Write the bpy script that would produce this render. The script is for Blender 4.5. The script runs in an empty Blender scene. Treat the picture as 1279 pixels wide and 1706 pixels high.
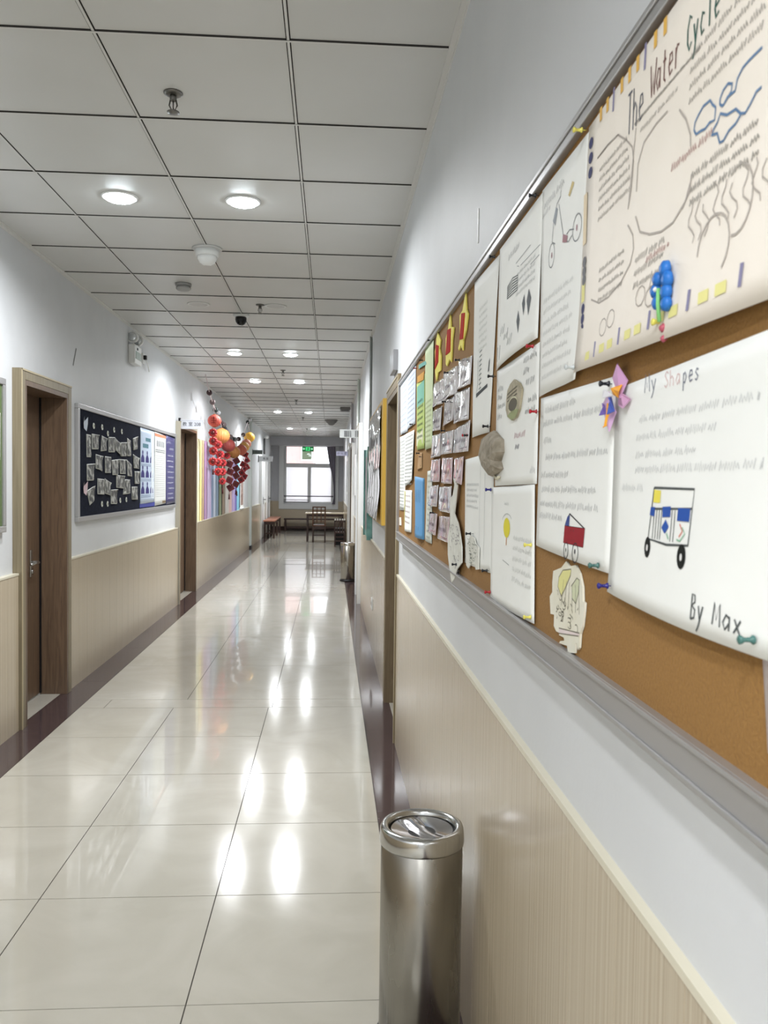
import bpy, math, random
from mathutils import Vector, Matrix
# ---------------------------------------------------------------- camera, world, exposure
C = bpy.context.scene.collection
sc = bpy.context.scene
YAW, PITCH, ROLL = 0.06564, 0.03404, 0.01296
EYE = 1.441
CEIL = 2.834
fwd = Vector((math.sin(YAW)*math.cos(PITCH), math.cos(YAW)*math.cos(PITCH), -math.sin(PITCH)))
rt = Vector((math.cos(YAW), -math.sin(YAW), 0)); up = rt.cross(fwd)
r2 = rt*math.cos(ROLL) + up*math.sin(ROLL); u2 = -rt*math.sin(ROLL) + up*math.cos(ROLL)
cam_data = bpy.data.cameras.new('camera'); cam = bpy.data.objects.new('camera', cam_data); C.objects.link(cam)
M = Matrix((r2, u2, -fwd)).transposed().to_4x4(); M.translation = (0, 0, EYE); cam.matrix_world = M
cam_data.sensor_fit = 'VERTICAL'; cam_data.sensor_height = 24.0; cam_data.lens = 24.0*1359.65/1706
cam_data.clip_start = 0.02; cam_data.clip_end = 300
cam_data.dof.use_dof = True; cam_data.dof.focus_distance = 3.6; cam_data.dof.aperture_fstop = 8.5
sc.camera = cam
sc.view_settings.view_transform = 'Standard'; sc.view_settings.look = 'None'
sc.view_settings.gamma = 1; sc.view_settings.exposure = EXPO = 0.0
sc.view_settings.use_curve_mapping = False
w = bpy.data.worlds.new('sky'); sc.world = w; w.use_nodes = True
WN = w.node_tree.nodes['Background']; WN.inputs[0].default_value = (0.90, 0.95, 1.0, 1); WN.inputs[1].default_value = 3.2
LAMP_W = 27.0            # power of one ceiling downlight
LAMP_COL = (0.96, 0.975, 1.0)
rnd = random.Random(7)
# ---------------------------------------------------------------- helpers
def lin(c):
    c /= 255.0
    return c/12.92 if c <= .04045 else ((c+.055)/1.055)**2.4
def rgb(t): return (lin(t[0]), lin(t[1]), lin(t[2]), 1)
_m = {}
def mat(name, col, rough=.6, metal=0.0, emit=None, est=0, coat=0.0, spec=.4):
    if name in _m: return _m[name]
    m = bpy.data.materials.new(name); m.use_nodes = True
    b = m.node_tree.nodes['Principled BSDF']
    b.inputs['Base Color'].default_value = rgb(col); b.inputs['Roughness'].default_value = rough
    b.inputs['Metallic'].default_value = metal; b.inputs['Coat Weight'].default_value = coat
    b.inputs['Specular IOR Level'].default_value = spec
    if emit: b.inputs['Emission Color'].default_value = rgb(emit); b.inputs['Emission Strength'].default_value = est
    _m[name] = m; return m
def noisy(name, c1, c2, scale=(1,1,1), nscale=5, detail=3, rough=.6, bump=0.0, bscale=None, metal=0.0, lo=.35, hi=.65, spec=.5, coat=0.0, distort=0.0, rvar=0.0):
    if name in _m: return _m[name]
    m = mat(name, c1, rough, metal, coat=coat, spec=spec); N = m.node_tree.nodes; L = m.node_tree.links; b = N['Principled BSDF']
    tc = N.new('ShaderNodeTexCoord'); mp = N.new('ShaderNodeMapping'); mp.inputs['Scale'].default_value = scale
    nz = N.new('ShaderNodeTexNoise'); nz.inputs['Scale'].default_value = nscale; nz.inputs['Detail'].default_value = detail
    nz.inputs['Distortion'].default_value = distort
    cr = N.new('ShaderNodeValToRGB'); cr.color_ramp.elements[0].position = lo; cr.color_ramp.elements[1].position = hi
    cr.color_ramp.elements[0].color = rgb(c1); cr.color_ramp.elements[1].color = rgb(c2)
    L.new(tc.outputs['Object'], mp.inputs[0]); L.new(mp.outputs[0], nz.inputs[0]); L.new(nz.outputs['Fac'], cr.inputs[0]); L.new(cr.outputs[0], b.inputs['Base Color'])
    if bump:
        bn = N.new('ShaderNodeBump'); bn.inputs['Strength'].default_value = bump; bn.inputs['Distance'].default_value = .01
        n2 = nz
        if bscale:
            n2 = N.new('ShaderNodeTexNoise'); n2.inputs['Scale'].default_value = bscale; L.new(tc.outputs['Object'], n2.inputs[0])
        L.new(n2.outputs['Fac'], bn.inputs['Height']); L.new(bn.outputs[0], b.inputs['Normal'])
    if rvar:
        mr = N.new('ShaderNodeMapRange'); mr.inputs['To Min'].default_value = rough; mr.inputs['To Max'].default_value = rough+rvar
        L.new(nz.outputs['Fac'], mr.inputs[0]); L.new(mr.outputs[0], b.inputs['Roughness'])
    return m
class MB:
    def __init__(s): s.v = []; s.f = []; s.mi = []; s.sm = []
    def add(s, vs, fs, mi=0, sm=False):
        o = len(s.v); s.v += [tuple(v) for v in vs]
        for f in fs: s.f.append(tuple(i+o for i in f)); s.mi.append(mi); s.sm.append(sm)
        return s
    def box(s, x0, x1, y0, y1, z0, z1, mi=0):
        x0, x1 = min(x0,x1), max(x0,x1); y0, y1 = min(y0,y1), max(y0,y1); z0, z1 = min(z0,z1), max(z0,z1)
        return s.add([(x0,y0,z0),(x1,y0,z0),(x1,y1,z0),(x0,y1,z0),(x0,y0,z1),(x1,y0,z1),(x1,y1,z1),(x0,y1,z1)],
              [(0,3,2,1),(4,5,6,7),(0,1,5,4),(1,2,6,5),(2,3,7,6),(3,0,4,7)], mi)
    def quad(s, a, b, c, d, mi=0): return s.add([a,b,c,d], [(0,1,2,3)], mi)
    def lathe(s, cx, cy, prof, n=24, mi=0, sm=True, axis='z', cz=0, closed=False):
        # prof: (radius, height) pairs; axis z: around the vertical at (cx, cy); x: around X through (.., cy, cz), height along x from cx
        vs = []; fs = []
        for r, h in prof:
            for i in range(n):
                a = 2*math.pi*i/n; p, q = r*math.cos(a), r*math.sin(a)
                if axis == 'z': vs.append((cx+p, cy+q, cz+h))
                elif axis == 'x': vs.append((cx+h, cy+p, cz+q))
                else: vs.append((cx+p, cy+h, cz+q))
        for j in range(len(prof)-1):
            for i in range(n):
                k = (i+1) % n; fs.append((j*n+i, j*n+k, (j+1)*n+k, (j+1)*n+i))
        s.add(vs, fs, mi, sm)
        if not closed:
            o = len(s.v)-len(vs)
            s.f.append(tuple(o+i for i in range(n))[::-1]); s.mi.append(mi); s.sm.append(False)
            s.f.append(tuple(o+(len(prof)-1)*n+i for i in range(n))); s.mi.append(mi); s.sm.append(False)
        return s
    def tube(s, pts, r, n=8, mi=0):
        pts = [Vector(p) for p in pts]; vs = []; fs = []
        for i, p in enumerate(pts):
            d = (pts[min(i+1, len(pts)-1)]-pts[max(i-1, 0)]).normalized()
            a = d.orthogonal().normalized() if abs(d.z) > .95 or abs(d.z) < .05 and False else d.cross(Vector((0.13,0.21,.97))).normalized()
            b = d.cross(a)
            for k in range(n):
                t = 2*math.pi*k/n; vs.append(p+a*(r*math.cos(t))+b*(r*math.sin(t)))
        for i in range(len(pts)-1):
            for k in range(n):
                q = (k+1) % n; fs.append((i*n+k, i*n+q, (i+1)*n+q, (i+1)*n+k))
        fs.append(tuple(range(n))[::-1]); fs.append(tuple((len(pts)-1)*n+k for k in range(n)))
        return s.add(vs, fs, mi, True)
    def prism(s, poly, x, th, mi=0):
        # flat (Y,Z) outline given thickness along X
        n = len(poly); vs = [(x, a, b) for a, b in poly]+[(x+th, a, b) for a, b in poly]
        s.add(vs, [tuple(range(n)), tuple(range(n, 2*n))[::-1]]+[(i, i+n, (i+1)%n+n, (i+1)%n) for i in range(n)], mi)
        return s
    def empty(s): return not s.f
def obj(name, mb, mats, parent=None, origin=None, bevel=0, kind=None, seg=2, fix=False):
    if not isinstance(mats, (list, tuple)): mats = [mats]
    if origin is None:
        xs = [v[0] for v in mb.v]; ys = [v[1] for v in mb.v]; zs = [v[2] for v in mb.v]
        origin = ((min(xs)+max(xs))/2, (min(ys)+max(ys))/2, min(zs))
    me = bpy.data.meshes.new(name)
    me.from_pydata([(v[0]-origin[0], v[1]-origin[1], v[2]-origin[2]) for v in mb.v], [], mb.f)
    for m in mats: me.materials.append(m)
    me.polygons.foreach_set('material_index', mb.mi); me.polygons.foreach_set('use_smooth', mb.sm)
    import bmesh
    bm = bmesh.new(); bm.from_mesh(me); bmesh.ops.recalc_face_normals(bm, faces=bm.faces); bm.to_mesh(me); bm.free()
    me.update()
    o = bpy.data.objects.new(name, me); C.objects.link(o)
    if parent is not None:
        o.parent = parent; pl = Vector((0,0,0)); q = parent
        while q is not None: pl += q.location; q = q.parent
        o.location = Vector(origin)-pl
    else: o.location = origin
    if bevel:
        b = o.modifiers.new('bevel', 'BEVEL'); b.width = bevel; b.segments = seg; b.limit_method = 'ANGLE'; b.angle_limit = .6
    if kind: o['kind'] = kind
    return o
def tag(o, label, cat, group=None):
    o['label'] = label; o['category'] = cat
    if group: o['group'] = group
    return o
def thing(name, loc, label, cat, group=None):
    o = bpy.data.objects.new(name, None); C.objects.link(o); o.location = loc; o.empty_display_size = .05
    return tag(o, label, cat, group)
def dup(o, loc, label, group=None, rotz=None):
    def cp(q, par):
        n = q.copy(); C.objects.link(n); n.parent = par
        for ch in [c for c in allobs if c.parent == q]: cp(ch, n)
        return n
    allobs = list(C.objects)
    r = cp(o, None); r.location = loc; r['label'] = label
    if rotz is not None: r.rotation_euler = (0, 0, rotz)
    if group: r['group'] = group
    return r
def struct(name, mb, mats, **k): return obj(name, mb, mats, kind='structure', **k)
# ---------------------------------------------------------------- materials of the setting
XL, XR = -1.806, 0.380       # painted wall faces
PL, PR = -1.770, 0.369       # panelling faces
YB, YE = -5.0, 25.0
M_wall = noisy('wall_paint', (205,207,209), (210,212,214), nscale=3, rough=.55, bump=.05, bscale=60)
M_wall_end = noisy('end_wall_shaded_paint', (190,191,196), (196,197,202), nscale=3, rough=.6)  # grey-blue shade at the corridor end put into the wall colour
M_pan = noisy('panel_laminate', (166,152,130), (199,186,163), scale=(0.01,42,0.02), nscale=3.2, detail=6, rough=.15, lo=.3, hi=.7, rvar=.12)
M_cap = mat('panel_cap', (212,206,186), .3)
M_tile = noisy('polished_tile', (182,178,166), (191,187,176), nscale=2.2, detail=5, rough=.105, distort=1.5, rvar=.04, spec=.45, coat=.4)
M_tile.node_tree.nodes['Principled BSDF'].inputs['Coat Roughness'].default_value = .012
M_grout = mat('grout', (70,66,60), .8)
M_strip = noisy('brown_granite', (68,56,56), (76,62,62), nscale=30, rough=.09)
M_ceil = noisy('ceiling_panel', (206,206,203), (210,210,208), nscale=2, rough=.42)
M_gap_shade = mat('ceiling_gap_shade', (62,60,57), .9)
M_bar = mat('ceiling_bar', (214,213,210), .35)
M_white = mat('white_plastic', (228,229,227), .35)
M_wood = noisy('door_wood', (88,70,56), (116,94,74), scale=(9,9,.55), nscale=4.5, detail=6, rough=.38, distort=2.2, lo=.3, hi=.72)
M_case = noisy('casing_wood', (122,111,88), (138,127,103), scale=(14,14,.5), nscale=4, detail=5, rough=.4, distort=1.2)
M_casel = mat('casing_edge', (176,163,134), .4)
M_steel = mat('satin_steel', (190,190,188), .3, 1.0)
M_alu = mat('aluminium_frame', (176,175,175), .38, .6)
M_black = mat('black_plastic', (22,22,24), .4)
M_darkw = mat('dark_stained_wood', (58,36,30), .35)
# ---------------------------------------------------------------- floor
fl = MB(); fl.box(-2.3, .9, YB, YE+.3, -.06, -.0025, 1)
G = .0019
def slab(x0, x1, y0, y1): fl.box(x0+G, x1-G, y0+G, y1-G, -.012, 0, 0)
xs = [-1.575, -.983, -.383, .218]
k = -12
while 2.229+.6*k < 5.2:
    y0 = 2.229+.6*k; y1 = y0+.6
    for i in range(3):
        if i == 2 and k in (3, 4):
            if k == 3: slab(xs[2], xs[3], y0, y1+.6)
            continue
        slab(xs[i], xs[i+1], y0, y1)
    k += 1
for a, b in ((-1.575,-1.42),(-1.42,-.36),(-.36,.218)): fl.box(a+.002, b-.002, 5.2325, 5.4265, -.012, 0, 0)
xb = [-1.575, -.93, -.36, .218]; y = 5.43
while y < YE:
    y1 = min(y+(1.0 if y < 5.5 else 1.2), YE)
    for i in range(3): slab(xb[i], xb[i+1], y, y1)
    y = y1
fl.box(-2.3, -1.802, 4.83, 5.61, -.012, .0005, 0); fl.box(-2.3, -1.80, 9.70, 10.87, -.012, .0005, 0); fl.box(.40, .80, 4.54, 5.35, -.012, .0005, 0)
struct('floor', fl, [M_tile, M_grout])
y0 = YB
for nm, a, b in (('trim_1', -1.80, -1.575), ('trim_2', .218, .40)):
    t = MB(); y = YB+.13
    while y < YE:
        t.box(a+.0005, b, y+.001, min(y+1.2, YE)-.001, -.012, .0004); y += 1.2
    struct(nm, t, M_strip)
# ---------------------------------------------------------------- ceiling
ce = MB(); g = .0078
cx = [XL]+[-1.348, -.748, -.148]+[XR]; cy = [YB]+[2.631+.6*k for k in range(-12, 37)]+[24.6]
for i in range(4):
    for j in range(len(cy)-1):
        if cy[j+1]-cy[j] < .05: continue
        ce.box(cx[i]+(g if i else 0), cx[i+1]-(g if i < 3 else 0), cy[j]+g, cy[j+1]-g, CEIL, CEIL+.006, 0)
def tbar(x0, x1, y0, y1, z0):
    # white capping strip; flanks coloured dark grey to imitate the shaded reveal
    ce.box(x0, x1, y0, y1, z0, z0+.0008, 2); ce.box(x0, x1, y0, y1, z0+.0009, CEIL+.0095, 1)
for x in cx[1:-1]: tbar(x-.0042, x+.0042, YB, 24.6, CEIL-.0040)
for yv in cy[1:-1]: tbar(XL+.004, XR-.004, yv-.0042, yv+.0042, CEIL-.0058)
ce.box(XL-.3, XR+.3, YB, 24.7, CEIL+.010, CEIL+.12, 1)
struct('ceiling', ce, [M_ceil, M_gap_shade, M_bar])
t = MB(); t.box(XR-.02, XR, YB, 24.6, CEIL-.0075, CEIL-.0005); t.box(XR-.003, XR, YB, 24.6, CEIL-.022, CEIL-.0005); struct('trim_3', t, M_bar)
t = MB(); t.box(XL, XL+.02, YB, 24.6, CEIL-.0075, CEIL-.0005); t.box(XL, XL+.003, YB, 24.6, CEIL-.022, CEIL-.0005); struct('trim_4', t, M_bar)
# ---------------------------------------------------------------- walls
def wall(name, xa, xb_, ops):
    m = MB(); y = YB-.2
    for a, b, zt in ops:
        m.box(xa, xb_, y, a, -.02, CEIL+.01); m.box(xa, xb_, a, b, zt, CEIL+.01); y = b
    m.box(xa, xb_, y, YE+.25, -.02, CEIL+.01)
    return struct(name, m, M_wall)
wl = wall('wall_left', XL-.35, XL, [(4.83, 5.61, 2.015), (9.70, 10.87, 2.10)])
wr = wall('wall_right', XR, XR+.40, [(4.54, 5.35, 1.99), (9.80, 10.6, 2.12), (12.95, 13.9, 2.05), (14.7, 15.7, 2.12)])
m = MB(); m.box(-2.3, .9, YB-.2, YB, -.02, CEIL+.01); struct('wall_back', m, M_wall)
WX0, WX1, WZ0, WZ1 = -1.42, .085, .80, 2.62
m = MB(); m.box(XL, WX0, YE, YE+.25, 0, CEIL); m.box(WX1, XR, YE, YE+.25, 0, CEIL); m.box(WX0, WX1, YE, YE+.25, 0, WZ0); m.box(WX0, WX1, YE, YE+.25, WZ1, CEIL)
struct('wall_end', m, M_wall_end)
m = MB(); m.box(XL, XR, 24.6, YE, 2.565, CEIL+.1); struct('trim_5', m, M_wall_end)       # beam above the window
m = MB(); m.box(XL, -1.745, 18.07, 18.32, 0, CEIL); struct('trim_6', m, mat('pilaster_paint', (190,196,192), .5))
m = MB(); m.box(XL, -1.735, 18.05, 18.34, 0, .05); struct('trim_7', m, M_black)
def panelling(nm, xa, xb_, segs, zt, sgn):
    m = MB()
    for a, b in segs:
        y = a; first = True
        while y < b-.001:
            y1 = min(y+(.2 if True else 1), b); m.box(xa, xb_, y+.0009, y1-.0009, 0, zt); y = y1
        m.box(xa, xb_-sgn*.001, a, b, 0, zt-.002)
        m.box(xa, xb_+sgn*.003, a, b, zt, zt+.011, 1)
    return struct(nm, m, [M_pan, M_cap])
panelling('trim_8', XL, PL, [(YB, 4.765), (5.69, 9.64), (10.93, 18.05), (18.34, YE)], .895, 1)
panelling('trim_9', XR, PR, [(YB, 4.47), (5.42, 9.75), (10.65, 12.9), (13.95, 14.65), (15.75, YE)], .935, -1)
m = MB(); m.box(XL, WX0-.15, YE-.03, YE, 0, .89); m.box(WX1+.15, XR, YE-.03, YE, 0, .89); m.box(WX0-.15, WX1+.15, YE-.03, YE, 0, .64)
m.box(XL, XR, YE-.035, YE-.03, 0, .12, 1); struct('trim_10', m, [M_pan, M_darkw])
# small marks on the plaster
m = MB(); m.prism([(5.93,2.375),(5.945,2.37),(5.875,2.24),(5.862,2.245)], XL+.0006, .001); obj('crack', m, mat('crack_grey', (120,122,120), .9), wl, kind='structure')
m = MB(); m.box(XR-.003, XR-.0003, 2.138, 2.144, 2.076, 2.165); tag(obj('cable_stub', m, M_white), 'tiny white vertical cable stub on the bare right wall above the cork board', 'cable')
# ---------------------------------------------------------------- doors
def door(n, side, y0, y1, zt, leafx, casew=.06, cmat=M_case, lmat=M_wood, prot=.052):
    face = XL if side < 0 else XR; d = 1 if side < 0 else -1
    m = MB(); m.box(leafx, leafx-d*.04, y0, y1, .012, zt)
    root = struct('door_%d' % n, m, lmat)
    f = MB()
    q = face+d*(prot-.002); f.box(leafx+d*.0005, q, y1-.03, y1-.0005, .001, zt-.001); f.box(leafx+d*.0005, q, y0+.0005, y0+.03, .001, zt-.001); f.box(leafx+d*.0005, q, y0+.03, y1-.03, zt-.03, zt-.001)
    obj('door_jamb', f, lmat, root)
    f = MB(); f.box(leafx+d*.0005, leafx+d*.012, y1-.040, y1-.030, .012, zt-.03); f.box(leafx+d*.0005, leafx+d*.012, y0+.030, y0+.040, .012, zt-.03); obj('door_seal', f, M_black, root)
    f = MB(); e = face+d*prot
    f.box(face, e, y0-casew, y0, 0, zt+casew); f.box(face, e, y1, y1+casew, 0, zt+casew); f.box(face, e, y0, y1, zt, zt+casew)
    f.box(e, e+d*.004, y0-casew, y0-casew+.012, 0, zt+casew, 1); f.box(e, e+d*.004, y0-casew, y1+casew, zt+casew-.012, zt+casew, 1)
    obj('door_frame', f, [cmat, M_casel], root, bevel=.003)
    return root
d1 = door(1, -1, 4.83, 5.61, 2.015, -1.935)
h = MB(); h.box(-1.935, -1.927, 5.395, 5.43, .81, .985); hp = obj('door_handle', h, M_steel, d1, bevel=.003)
h = MB(); h.tube([(-1.93,5.412,.905),(-1.885,5.412,.905)], .011); h.tube([(-1.885,5.42,.905),(-1.883,5.36,.907),(-1.885,5.28,.903)], .009); obj('lever', h, M_steel, hp)
h = MB(); h.lathe(-1.927, 5.412, [(.013,0),(.013,.008),(.008,.01)], 16, axis='x', cz=.845); obj('lock_cylinder', h, M_steel, hp)
door(2, -1, 9.70, 10.87, 2.10, -1.905, .045, mat('grey_casing', (168,162,146), .45))
door(3, 1, 4.54, 5.35, 1.99, .56, .06, mat('olive_casing', (132,117,90), .45), noisy('olive_wood', (96,82,62), (118,102,78), scale=(9,9,.55), nscale=4.5, detail=6, rough=.4, distort=2.2, lo=.3, hi=.72), .016)
M_dkdoor = mat('dark_brown_door', (84,66,60), .4)
door(4, 1, 12.95, 13.9, 2.05, .50, .04, M_white, M_dkdoor)
def flat_door(n, side, y0, y1, zt, hy):
    face = XL if side < 0 else XR; d = 1 if side < 0 else -1; e = face+d*.05
    m = MB(); m.box(face+d*.0005, e, y0+.06, y1-.06, .01, zt-.06); root = struct('door_%d' % n, m, mat('white_door', (214,216,216), .35), bevel=.003)
    f = MB(); e2 = face+d*.075
    f.box(face, e2, y0, y0+.06, 0, zt); f.box(face, e2, y1-.06, y1, 0, zt); f.box(face, e2, y0+.06, y1-.06, zt-.06, zt); obj('door_frame', f, M_white, root, bevel=.003)
    h = MB(); h.box(e, e+d*.008, hy-.02, hy+.02, .88, 1.06); h.tube([(e+d*.006,hy,1.0),(e+d*.055,hy,1.0),(e+d*.055,hy+.1,1.0)], .009); obj('door_handle', h, M_black, root)
door(5, 1, 14.7, 15.7, 2.12, .47, .05, M_white, mat('white_door', (214,216,216), .35))
flat_door(6, -1, 20.75, 21.75, 2.08, 21.55)
flat_door(7, -1, 22.6, 23.6, 2.08, 23.4)
door(8, 1, 9.80, 10.6, 2.12, .47, .05, M_white, mat('white_door', (214,216,216), .35))
# ---------------------------------------------------------------- window
def glassmat(name, film=False):
    m = bpy.data.materials.new(name); m.use_nodes = True; N = m.node_tree.nodes; L = m.node_tree.links
    N.remove(N['Principled BSDF']); out = N['Material Output']
    a = N.new('ShaderNodeBsdfTransparent'); b = N.new('ShaderNodeBsdfGlossy'); b.inputs['Roughness'].default_value = .02
    mx = N.new('ShaderNodeMixShader'); fr = N.new('ShaderNodeFresnel'); fr.inputs[0].default_value = 1.5
    if film:
        a = N.new('ShaderNodeBsdfTranslucent'); a.inputs[0].default_value = (.97,.97,.97,1)
    L.new(fr.outputs[0], mx.inputs[0]); L.new(a.outputs[0], mx.inputs[1]); L.new(b.outputs[0], mx.inputs[2]); L.new(mx.outputs[0], out.inputs[0]); return m
m = MB()
F = .07; ya, yb = YE+.05, YE+.11
m.box(WX0, WX0+F, ya, yb, WZ0, WZ1); m.box(WX1-F, WX1, ya, yb, WZ0, WZ1); m.box(WX0+F, WX1-F, ya, yb, WZ1-F, WZ1); m.box(WX0+F, WX1-F, ya, yb, WZ0, WZ0+F)
m.box(WX0+F, WX1-F, ya, yb, 1.925, 2.045); m.box(-.70, -.605, ya, yb, WZ0+F, 1.94)
M_wf = mat('window_frame_white', (226,228,228), .4)
win = struct('window_1', m, M_wf, bevel=.004)
m = MB(); s_ = .15
m.box(WX0-s_, WX0, YE-.05, YE+.05, .65, 2.62); m.box(WX1, WX1+s_, YE-.05, YE+.05, .65, 2.62); m.box(WX0, WX1, YE-.05, YE+.05, .65, WZ0)
obj('window_surround', m, M_wf, win, bevel=.004)
m = MB(); m.box(WX0+F, WX1-F, YE+.075, YE+.081, 2.045, WZ1-F); obj('pane', m, glassmat('clear_glass'), win)
m = MB(); m.box(WX0+F, -.70, YE+.075, YE+.081, WZ0+F, 1.925); obj('pane', m, glassmat('frosted_film', True), win)
m = MB(); m.box(-.605, WX1-F, YE+.075, YE+.081, WZ0+F, 1.925); obj('pane', m, glassmat('frosted_film2', True), win)
m = MB(); m.tube([(WX0,YE+.0,1.045),(WX1,YE+.0,1.045)], .016); m.tube([(WX0,YE+.0,.93),(-.65,YE+.0,.93)], .009); m.tube([(WX0,YE+.0,.87),(-.65,YE+.0,.87)], .009)
obj('guard_rail', m, mat('grey_rail', (110,108,118), .4, .5), win)
# curtain bunched on the right of the window
m = MB(); nz_, nx_ = 40, 26; vs = []; fs = []
def cl_left(z):
    pts = [(2.56,-.13),(2.3,-.09),(2.0,-.04),(1.7,.04),(1.4,.085),(1.0,.10),(.86,.06),(.80,.02)]
    for (za, xa), (zb, xb2) in zip(pts, pts[1:]):
        if z >= zb: return xa+(xb2-xa)*(za-z)/(za-zb)
    return pts[-1][1]
for L_ in (0, 1):
    for j in range(nz_+1):
        z = 2.56-(2.56-.81)*j/nz_; a = cl_left(z); b = .135
        for i in range(nx_+1):
            t = i/nx_; vs.append((a+(b-a)*t, 24.86+.022*math.sin(t*22+.4*math.sin(j*.2))+L_*.004, z))
n1 = (nz_+1)*(nx_+1)
for L_ in (0, 1):
    for j in range(nz_):
        for i in range(nx_):
            q = L_*n1+j*(nx_+1)+i; fs.append((q, q+1, q+nx_+2, q+nx_+1))
m.add(vs, fs, 0, True)
tag(obj('curtain', m, mat('grey_curtain', (146,141,154), .9)), 'dark grey gathered curtain hanging at the right of the end window', 'curtain')
# view outside
m = MB(); m.box(-9, -.74, 34, 40, -6, 9); bld = obj('building', m, mat('pink_render', (188,156,152), .9))
tag(bld, 'pale pink building seen through the top pane of the window', 'building')
m = MB(); m.box(-1.19, -.80, 33.94, 33.998, 2.42, 4.6); obj('window', m, mat('green_glass', (74,84,62), .4), bld)
m = MB(); m.box(-1.22, -1.19, 33.93, 33.997, 2.36, 4.66); m.box(-.80, -.77, 33.93, 33.997, 2.36, 4.66); m.box(-1.19, -.80, 33.93, 33.997, 2.36, 2.42); m.box(-1.19,-.80,33.93,33.997,3.0,3.04); obj('window_frame', m, M_wf, bld)
# ---------------------------------------------------------------- downlights
def downlight_proto():
    r = thing('downlight', (-1.048, 4.131, CEIL), 'x', 'ceiling light', 'lit round ceiling downlights')
    cx_, cy_ = -1.048, 4.131
    m = MB(); m.lathe(cx_, cy_, [(.088,-.0003),(.088,-.005),(.084,-.008),(.072,-.008),(.070,-.003)], 32, cz=CEIL); obj('rim', m, M_white, r)
    m = MB(); m.lathe(cx_, cy_, [(.070,-.0025),(.070,-.009),(.064,-.016),(.045,-.021),(.004,-.023)], 32, cz=CEIL); obj('diffuser', m, mat('lit_diffuser', (255,255,255), .5, emit=(236,248,255), est=60), r)
    ld = bpy.data.lights.new('downlight_lamp', 'AREA'); ld.shape = 'DISK'; ld.size = .13; ld.energy = LAMP_W; ld.color = LAMP_COL; ld.spread = math.radians(162)
    lo = bpy.data.objects.new('lamp', ld); C.objects.link(lo); lo.parent = r; lo.location = (0, 0, -.026)
    return r
dl0 = downlight_proto()
rows = [(4.131,'nearest lit pair, above the near ceiling'), (8.931,'second lit pair from the camera'), (11.331,'third lit pair from the camera'), (16.131,'fourth lit pair from the camera'), (20.931,'farthest lit pair, near the end window')]
dl0['label'] = 'round white downlight, left one of the nearest lit pair'
for k, (y, d) in enumerate(rows):
    for x, sd in ((-1.048,'left'), (-.448,'right')):
        if k == 0 and sd == 'left': continue
        dup(dl0, (x, y, CEIL), 'round white downlight, %s one of the %s' % (sd, d.replace(', above the near ceiling','').replace(', near the end window','')))
for y, d in ((-.669,'just behind the camera'), (-1.869,'a little way behind the camera'), (-4.269,'far behind the camera')):  # unseen lamps added behind the camera to brighten the near board
    for x, sd in ((-1.048,'left'), (-.448,'right')): dup(dl0, (x, y, CEIL), 'unseen fill downlight added %s, %s side' % (d, sd))
def unlit(x, y, lab):
    m = MB(); m.lathe(x, y, [(.088,-.0003),(.088,-.004),(.084,-.006),(.073,-.006),(.071,-.003)], 32, cz=CEIL); r = obj('unlit_downlight', m, M_white)
    tag(r, lab, 'ceiling light', 'unlit round ceiling downlights')
    m = MB(); m.lathe(x, y, [(.070,-.0025),(.070,-.0045)], 32, cz=CEIL); obj('diffuser', m, mat('dark_diffuser', (196,196,194), .4), r)
unlit(-1.048, 6.531, 'unlit round downlight on the left, behind the grey smoke detector'); unlit(-.448, 6.531, 'unlit round downlight on the right, beside a sprinkler')
# ---------------------------------------------------------------- near bin and far bin
def bin_proto(label):
    x, y, R_, H_ = .2425, 2.05, .1045, .573
    r = thing('trash_bin', (x, y, 0), label, 'trash bin')
    m = MB(); m.lathe(x, y, [(R_-.003,.028),(R_,.03),(R_,H_-.045),(R_-.002,H_-.043),(R_-.006,H_-.043)], 64); o = obj('body', m, M_binbody, r)
    m = MB(); m.lathe(x, y, [(R_+.008,.0005),(R_+.011,.006),(R_+.010,.024),(R_+.003,.032),(R_-.01,.032)], 64); obj('base_ring', m, M_black, r)
    m = MB(); m.lathe(x, y, [(R_-.004,H_-.044),(R_+.003,H_-.043),(R_+.004,H_-.038),(R_+.002,H_-.008),(R_-.001,H_-.001),(R_-.008,H_+.002),(R_-.016,H_),(R_-.020,H_-.006),(R_-.021,H_-.02)], 64, closed=True); obj('rim', m, M_binrim, r)
    m = MB(); m.lathe(x, y, [(R_-.021,H_-.05),(R_-.0215,H_-.02)], 48); obj('inner_well', m, M_black, r)
    # swinging lid: shallow dish disc with a raised pressed band across
    vs = []; fs = []; n = 48; rr = R_-.0255; K = 14
    for j in range(K+1):
        q = j/K
        for i in range(n):
            a = 2*math.pi*i/n; px, py = rr*q*math.cos(a), rr*q*math.sin(a)
            u = px*math.cos(.45)+py*math.sin(.45)
            z = H_-.012-.010*(1-q*q) + .009*math.exp(-(u/.016)**4) *(1-q**6)
            vs.append((x+px, y+py, z))
    for j in range(K):
        for i in range(n):
            k = (i+1) % n; fs.append((j*n+i, j*n+k, (j+1)*n+k, (j+1)*n+i))
    m = MB(); m.add(vs, fs, 0, True); o = obj('swing_lid', m, M_binlid, r)
    return r
M_binbody = noisy('brushed_steel', (146,143,137), (160,157,150), scale=(3,3,.6), nscale=6, rough=.2, metal=1.0, rvar=.12)
M_binrim = mat('bin_rim_steel', (190,190,188), .16, 1.0)
M_binlid = mat('bin_lid_steel', (200,198,200), .12, 1.0)
b0 = bin_proto('tall round stainless steel bin with swing lid in the foreground, against the right wall')
dup(b0, (.262, 12.05, 0), 'round stainless steel bin farther down the corridor, in front of the black stool-sized chair')
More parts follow.
